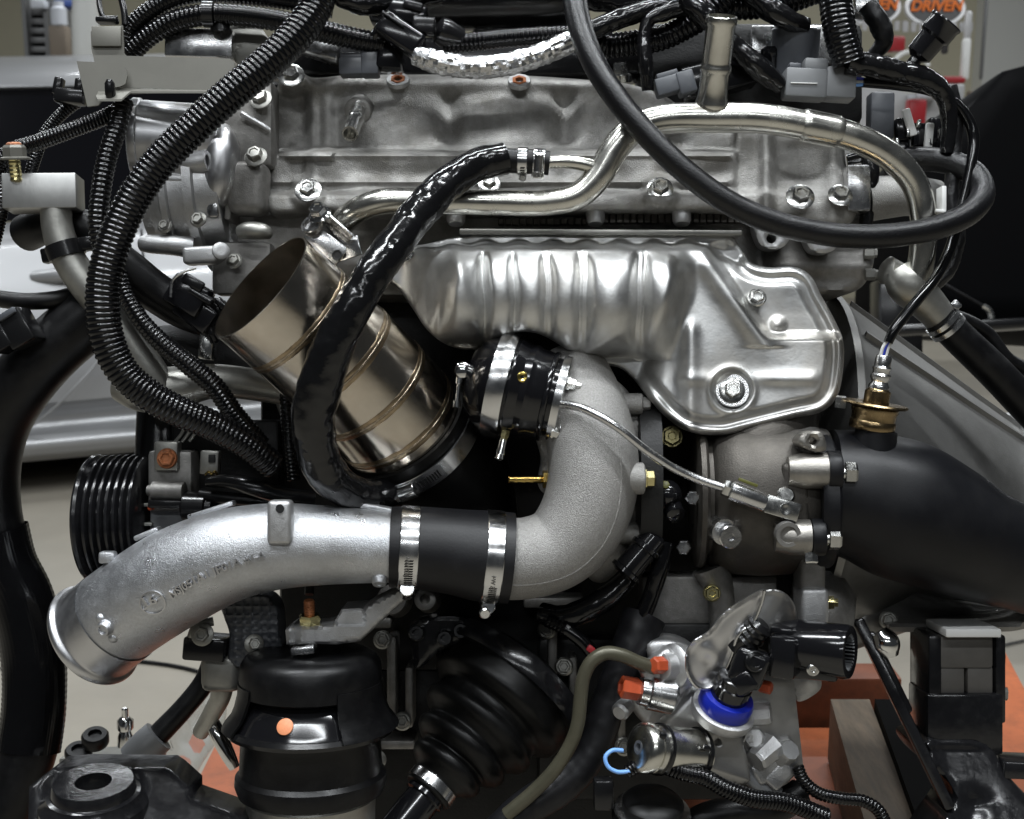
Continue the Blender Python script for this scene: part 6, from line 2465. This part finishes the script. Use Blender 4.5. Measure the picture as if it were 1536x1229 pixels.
for (x, y, m_) in ((1492, 986, 'copper_rust'), (1496, 1040, 'dull_alu')):
    mb = MB()
    lathe(mb, (x, y, -30), (1, .05, .2), [(0, 13), (4, 13), (5, 10), (14, 10)], 6)
    mb.build('side_bolt', M[m_], gm)
mb = MB()
relief(mb, smooth([(1330, 938), (1400, 936), (1490, 934), (1540, 926), (1560, 905), (1580, 900), (1580, 925), (1530, 945), (1500, 948), (1400, 948), (1340, 946)], step=6), lambda x, y: -70 + 0 * x, 8, 5, 160)
mb.build('pan_flange', M['cast_dark'], gb)
fr_ = thing('frame_bracket', 'gloss black pressed steel crossmember at the bottom right corner', 'crossmember', (1460, 1170, 0))
mb = MB()
relief(mb, smooth([(1372, 1116), (1400, 1106), (1460, 1106), (1490, 1124), (1510, 1160), (1560, 1220), (1580, 1290), (1380, 1290), (1400, 1250), (1430, 1200), (1410, 1160), (1384, 1140)], step=6),
       lambda x, y: 0 + .35 * (y - 1110) + 14 * gau(x, 1390 + .25 * (y - 1100), 8) - 10 * gau(np.hypot(x - 1462, y - 1210), 0, 22) + 6 * gau(y, 1116, 5), 6, 10, 90)
mb.build('pressing', M['black_paint'], fr_, 50)
mb = MB()
box(mb, (1560, 1150, -10), (130, 26, 60), ax=(1, .04, 0), bevel=4)
mb.build('side_bar', M['black_paint'], fr_)
mb = MB()
box(mb, (1354, 1068, 0), (16, 300, 34), ax=(.9, -.42, .1), ay=(.47, .88, .2), bevel=4)
box(mb, (1330, 1010, -8), (22, 130, 20), ax=(.9, -.42, .1), ay=(.47, .88, .2), bevel=6)
mb.build('diagonal_strut', M['black_paint'], fr_)
mb = MB()
tube(mb, [(1318, 948, -10), (1330, 966, -6), (1336, 984, -6)], [14, 20, 12], 20, 4)
mb.build('strut_end', M['chrome'], fr_)

# ------------------------------------------------------------------ bottom left corner
cf = thing('flange_bracket', 'gloss black steel bracket with a round holed flange at the bottom left', 'bracket', (150, 1180, 90))
mb = MB()
lathe(mb, (140, 1176, 110), (.02, -1, .2), [(-44, 82), (-30, 80), (-20, 70), (-14, 68), (-12, 62), (0, 60), (4, 58), (4, 27), (-30, 26)], 56, cap=False)
mb.build('flange', M['black_paint'], cf, 30)
mb = MB()
relief(mb, [(44, 1180), (80, 1152), (120, 1148), (250, 1150), (262, 1158), (288, 1182), (288, 1196), (372, 1226), (372, 1290), (40, 1290)], lambda x, y: 50 + .9 * (y - 1150) - 10 * gau(np.hypot(x - 140, (y - 1180) * 1.6), 60, 14), 6, 6, 60)
mb.build('pressing', M['black_paint'], cf, 40)
mb = MB()
lathe(mb, (140, 1186, 96), (.02, -1, .2), [(-10, 26), (-9, 26)], 24)
mb.build('flange_bore', M['dark_hole'], cf)
bl = thing('control_arm', 'pale aluminium suspension arm with two rubber bushes on the floor side', 'arm', H(170, 1130, .2))
dz_ = -420
mb = MB()
box(mb, (168, 1138, dz_), (140, 22, 60), ax=(1, -.05, .1), bevel=5)
mb.build('arm', M['dull_alu'], bl)
for (x, y) in ((143, 1106), (118, 1128)):
    mb = MB()
    lathe(mb, (x, y + 4, dz_ + 40), (.1, -1, .5), [(-8, 18), (-4, 20), (8, 20), (12, 17), (12, 10), (6, 9)], 28)
    mb.build('bush', M['rubber'], bl)
mb = MB()
lathe(mb, (188, 1118, dz_ + 20), (.05, -1, .2), [(0, 12), (16, 11), (24, 8), (26, 11), (40, 11), (44, 8), (46, 5), (58, 5), (60, 3)], 24)
mb.build('ball_stud', M['chrome'], bl)
mb = MB()
lathe(mb, (188, 1094, dz_ + 22), (.05, -1, .2), [(0, 10), (2, 12), (14, 12), (17, 8)], 24)
mb.build('stud_cap', M['black_plastic'], bl)
tl = thing('stabiliser_link', 'black bar with a grey rubber collar and steel ball beside the control arm', 'link', (240, 1100, -300))
mb = MB()
tube(mb, [(206, 1136, -300), (240, 1100, -310), (276, 1062, -320), (306, 1024, -330), (318, 996, -330)], [17, 17, 16, 16, 16], 24, 5)
mb.build('bar', M['rubber'], tl)
mb = MB()
tube(mb, [(202, 1140, -296), (222, 1119, -298), (238, 1104, -302)], [27, 27, 26], 28, 3)
mb.build('collar', M['grey_plastic'], tl)
mb = MB()
lathe(mb, (198, 1144, -290), (-.4, .5, .8), [(-20, 10), (-14, 17), (0, 20), (10, 17), (16, 8)], 24)
mb.build('ball', M['zinc'], tl)
mb = MB()
fo = smooth([(210, 1130), (240, 1090), (270, 1050), (310, 1030), (336, 1060), (330, 1100), (300, 1150), (280, 1184), (260, 1170)], step=8)
relief(mb, fo, lambda x, y: -390 + 14 * np.sin(x / 13. + y / 21.) + 8 * np.sin(x / 7. - y / 9.), 6, 6, 16)
solo('plastic_bag', mb, M['film'], 'crumpled clear plastic bag lying behind the stabiliser bar', 'bag')
mb = MB()
tube(mb, [(316, 1078, -120), (324, 1096, -110), (334, 1116, -106), (346, 1140, -104), (352, 1152, -104)], [10, 12, 12, 10, 8], 18, 4)
solo('chrome_link', mb, M['chrome'], 'bright metal link between the plastic bag and the engine mount', 'link')
mb = MB()
tube(mb, [(330, 1010, -60), (332, 1040, -70), (318, 1070, -100), (300, 1100, -120)], [22, 16, 14, 12], 18, 5)
solo('bright_pan_fitting', mb, M['dull_alu'], 'dull metal fitting left of the engine mount above the orange table', 'fitting')

# ------------------------------------------------------------------ top of the engine: intake plenum, coils and wiring
pl = thing('intake_plenum', 'gloss black intake plenum at the very top centre', 'intake plenum', (720, 0, -120))
mb = MB()
tube(mb, [(560, -10, -120), (620, -14, -110), (720, -20, -106), (820, -20, -110), (880, -10, -120)], [50, 60, 64, 62, 50], 32, 8)
mb.build('plenum', M['black_plastic'], pl)
mb = MB()
box(mb, (680, 92, -110), (560, 60, 60), bevel=10)
mb.build('lower_plenum', M['black_plastic'], pl)
mb = MB()
box(mb, (790, 55, -150), (160, 50, 30), ax=(1, -.15, 0), bevel=6)
mb.build('runner_face', M['machined'], pl)
cf_ = thing('cam_cover_rear', 'dark rear cam cover and wiring tray behind the valve cover', 'cover', (1100, 120, -130))
mb = MB()
box(mb, (1120, 120, -130), (330, 150, 80), bevel=12)
mb.build('tray', M['block_dark'], cf_)
mb = MB()
box(mb, (1190, 70, -80), (130, 60, 20), ax=(1, 0, 0), bevel=4)
mb.build('bright_panel', M['machined'], cf_)
for (x, y, z) in ((1155, 90, -40), (1204, 76, -40)):
    mb = MB()
    lathe(mb, (x, y, z), (0, -1, .3), [(-30, 14), (4, 14), (6, 15), (16, 14), (20, 9)], 20)
    mb.build('rubber_stud', M['anodised'], cf_)
mb = MB()
lathe(mb, (1192, 86, -44), (0, -1, .3), [(-30, 34), (40, 36), (42, 34), (10, 30)], 32, cap=False)
mb.build('cup', M['slate_plastic'], cf_)

# coil plugs
for (x, y, z, w_, lab) in ((540, 96, -8, 60, 'slate grey coil plug left of the foil hose, behind the valve cover edge'), (1012, 124, 6, 60, 'slate grey coil plug behind the plated neck')):
    t = thing('coil_plug', lab, 'connector', (x, y, z), 'ignition coil plugs')
    tilt = -.02 if x < 700 else -.28
    mb = MB()
    box(mb, (x - 12, y + 6, z), (w_ * .6, 26, 28), ax=(1, tilt, 0), bevel=3)
    box(mb, (x + 16, y + 2, z), (26, 34, 32), ax=(1, tilt, 0), bevel=3)
    mb.build('housing', M['slate_plastic'], t)
    mb = MB()
    box(mb, (x - 12, y - 10, z + 4), (w_ * .55, 10, 18), ax=(1, tilt, 0), bevel=2)
    mb.build('latch', M['slate_plastic'], t)
    mb = MB()
    if x < 700:
        box(mb, (586, 88, -10), (40, 40, 40), ax=(1, .1, 0), bevel=6)
    else:
        box(mb, (1076, 118, -24), (110, 46, 50), ax=(1, -.25, 0), bevel=4)
    mb.build('coil_body', M['anodised'], t)
mb = MB()
box(mb, (482, 74, -50), (60, 30, 40), ax=(1, .3, 0), bevel=6)
solo('bright_coil_bracket', mb, M['machined'], 'bright metal bracket corner left of the first coil plug', 'bracket')
mb = MB()
lathe(mb, (930, 112, -10), (0, -1, .4), [(-10, 18), (0, 18), (2, 13)], 24)
lathe(mb, (930, 112, -10), (0, -1, .4), [(1, 12), (14, 12), (17, 10), (17, 6)], 6)
solo('coil_bolt', mb, M['zinc'], 'bright hex bolt just right of the looping hose at the top', 'bolt', sharp=30)

# angled plug at the foil hose
dk = thing('angled_plug', 'black angled wiring plug at the left end of the foil hose', 'connector', (602, 50, 30))
mb = MB()
box(mb, (602, 54, 30), (72, 38, 40), ax=(.82, .56, 0), bevel=7, seg=3)
box(mb, (612, 22, 24), (56, 30, 36), ax=(.95, .3, 0), bevel=4)
mb.build('shell', M['anodised'], dk)
mb = MB()
box(mb, (620, 10, 40), (30, 14, 20), ax=(.9, .3, 0), bevel=3)
box(mb, (590, 30, 50), (40, 6, 10), ax=(.82, .56, 0), bevel=2)
box(mb, (636, 40, 36), (34, 24, 26), ax=(1, .1, 0), bevel=3)
mb.build('latch', M['black_plastic'], dk)
mb = MB()
tube(mb, [(560, 58, 8), (574, 40, 20), (586, 20, 30), (600, 8, 34)], [10, 9, 8, 7], 14, 3, prof=wob(.2, 8, 2))
mb.build('wire_bundle', M['tape'], dk)
mb = MB()
lathe(mb, (672, 52, 4), (-.9, -.3, .4), [(-20, 18), (6, 22), (16, 20), (20, 12)], 24)
solo('conduit_end_cap', mb, M['black_plastic'], 'glossy black cap at the left end of the level conduit', 'cap')
for pts, r, lab, m_ in (([(1028, 8, 20), (1000, 18, 20), (974, 30, 18), (966, 56, 18), (968, 92, 20), (972, 136, 10)], [14, 13, 10, 10, 11, 9], 'glossy taped strand hanging behind the looping hose', 'tape'),
                        ([(1026, -6, 30), (1048, 16, 34), (1078, 44, 30), (1106, 74, 24), (1140, 104, 20), (1172, 130, 10)], [15, 17, 14, 15, 18, 12], 'wide black taped branch passing right behind the plated neck', 'tape'),
                        ([(1270, 92, 30), (1304, 98, 26), (1346, 108, 20), (1388, 120, 12), (1416, 142, 4), (1424, 180, -4), (1420, 230, -10)], [19, 18, 17, 17, 15, 12, 10], 'black taped harness running right from the upright conduit', 'tape'),
                        ([(1424, 130, -10), (1434, 170, -14), (1430, 240, -20), (1428, 300, -20), (1436, 350, -16), (1424, 400, -10), (1400, 430, -6)], [11, 11, 11, 11, 12, 12, 10], 'black wiring loom hanging behind the oxygen sensor cable', 'tape_matt'),
                        ([(1300, 8, 10), (1316, 30, 12), (1326, 60, 8), (1310, 84, 0)], [14, 16, 14, 10], 'black rubber flap beside the upright conduit', 'rubber'),
                        ([(500, -10, 30), (540, 6, 20), (600, 0, 0), (660, -10, -10)], [14, 16, 16, 14], 'black taped bundle along the very top left of centre', 'tape'),
                        ([(880, -6, -30), (930, 2, -30), (990, -4, -30), (1050, -20, -30)], [20, 20, 20, 20], 'black taped bundle along the top right of the looping hose', 'tape'),
                        ([(1120, -20, 0), (1150, 10, 6), (1182, 30, 4), (1210, 40, -6)], [16, 18, 16, 12], 'black taped bundle at the top right of centre', 'tape')):
    mb = MB()
    tube(mb, pts, r, 24, 3, prof=mul(wob(.12, 16, 1.6), wob(.07, 7, 3)))
    solo('taped_loom', mb, M[m_], lab, 'wiring loom', 'taped looms along the top')
mb = MB()
box(mb, (1297, 10, -10), (36, 30, 30), bevel=3)
solo('white_metal_clip', mb, M['machined'], 'bright metal bracket behind the upright conduit at the top edge', 'bracket')
dc = thing('loose_plug', 'loose black plug pointing up right above the harness at the upper right', 'connector', (1396, 58, 20))
LA = (.62, -.78, .34)
mb = MB()
lathe(mb, (1378, 82, 12), LA, [(-8, 10), (0, 20), (30, 21), (34, 25), (54, 25), (58, 27), (60, 26), (60, 21), (40, 20), (40, .1)], 36)
mb.build('shell', M['anodised'], dc, 35)
mb = MB()
box(mb, (1412, 42, 34), (12, 10, 10), ax=(.6, .8, 0), bevel=2)
mb.build('contact', M['white_plastic'], dc)
mb = MB()
tube(mb, [(1378, 84, 12), (1368, 98, 10), (1356, 112, 10)], [9, 10, 12], 14, 3, prof=wob(.15, 8, 2))
mb.build('tail', M['tape'], dc)

# pieces behind the bend of the plated pipe on the right
rp = thing('rear_housing', 'rough cast housing seen through the bend of the plated pipe', 'housing', (1330, 290, -60))
mb = MB()
tube(mb, [(1296, 300, -40), (1330, 296, -44), (1366, 294, -60), (1400, 300, -80)], [34, 32, 30, 30], 24, 5)
mb.build('casting', M['cast_elbow'], rp)
mb = MB()
box(mb, (1282, 286, -20), (36, 70, 50), bevel=5)
mb.build('bright_plate', M['machined'], rp)
mb = MB()
tube(mb, [(1270, 240, -30), (1296, 236, -24), (1306, 250, -20), (1304, 290, -20), (1298, 340, -24)], [9, 10, 12, 11, 10], 16, 3, prof=wob(.15, 12, 2))
mb.build('taped_lead', M['tape'], rp)
mb = MB()
box(mb, (1320, 176, -70), (36, 70, 30), ax=(1, .02, 0), bevel=4)
solo('pale_clear_tank', mb, M['slate_plastic'], 'pale plastic reservoir corner under the taped harness', 'reservoir')
for (x, y, an, m_, lab) in ((1364, 184, .3, 'white_plastic', 'pale upright tab left of the dark connectors'), (1393, 206, -.1, 'white_plastic', 'pale upright tab right of the other one')):
    mb = MB()
    box(mb, (x, y, -40), (12, 42, 8), ax=(1, -an, 0), bevel=2)
    solo('relay_tab', mb, M[m_], lab, 'tab', 'pale tabs of the fuse box')
fx = thing('fuse_box', 'cluster of small black relays behind the bend of the plated pipe', 'fuse box', (1390, 215, -60))
for k in range(7):
    mb = MB()
    box(mb, (1352 + (k % 4) * 24, 196 + (k // 4) * 30 + (k % 2) * 8, -60 - (k % 3) * 8), (20, 34, 26), ax=(1, .1 * (k % 3 - 1), 0), bevel=3)
    mb.build('relay', M['anodised'], fx)
for k in range(6):
    mb = MB()
    box(mb, (1346 + k * 16, 214 - (k % 3) * 14, -40), (5, 12, 8), ax=(1, .2 * (k % 3 - 1), 0), bevel=1)
    mb.build('terminal', M['zinc'], fx)
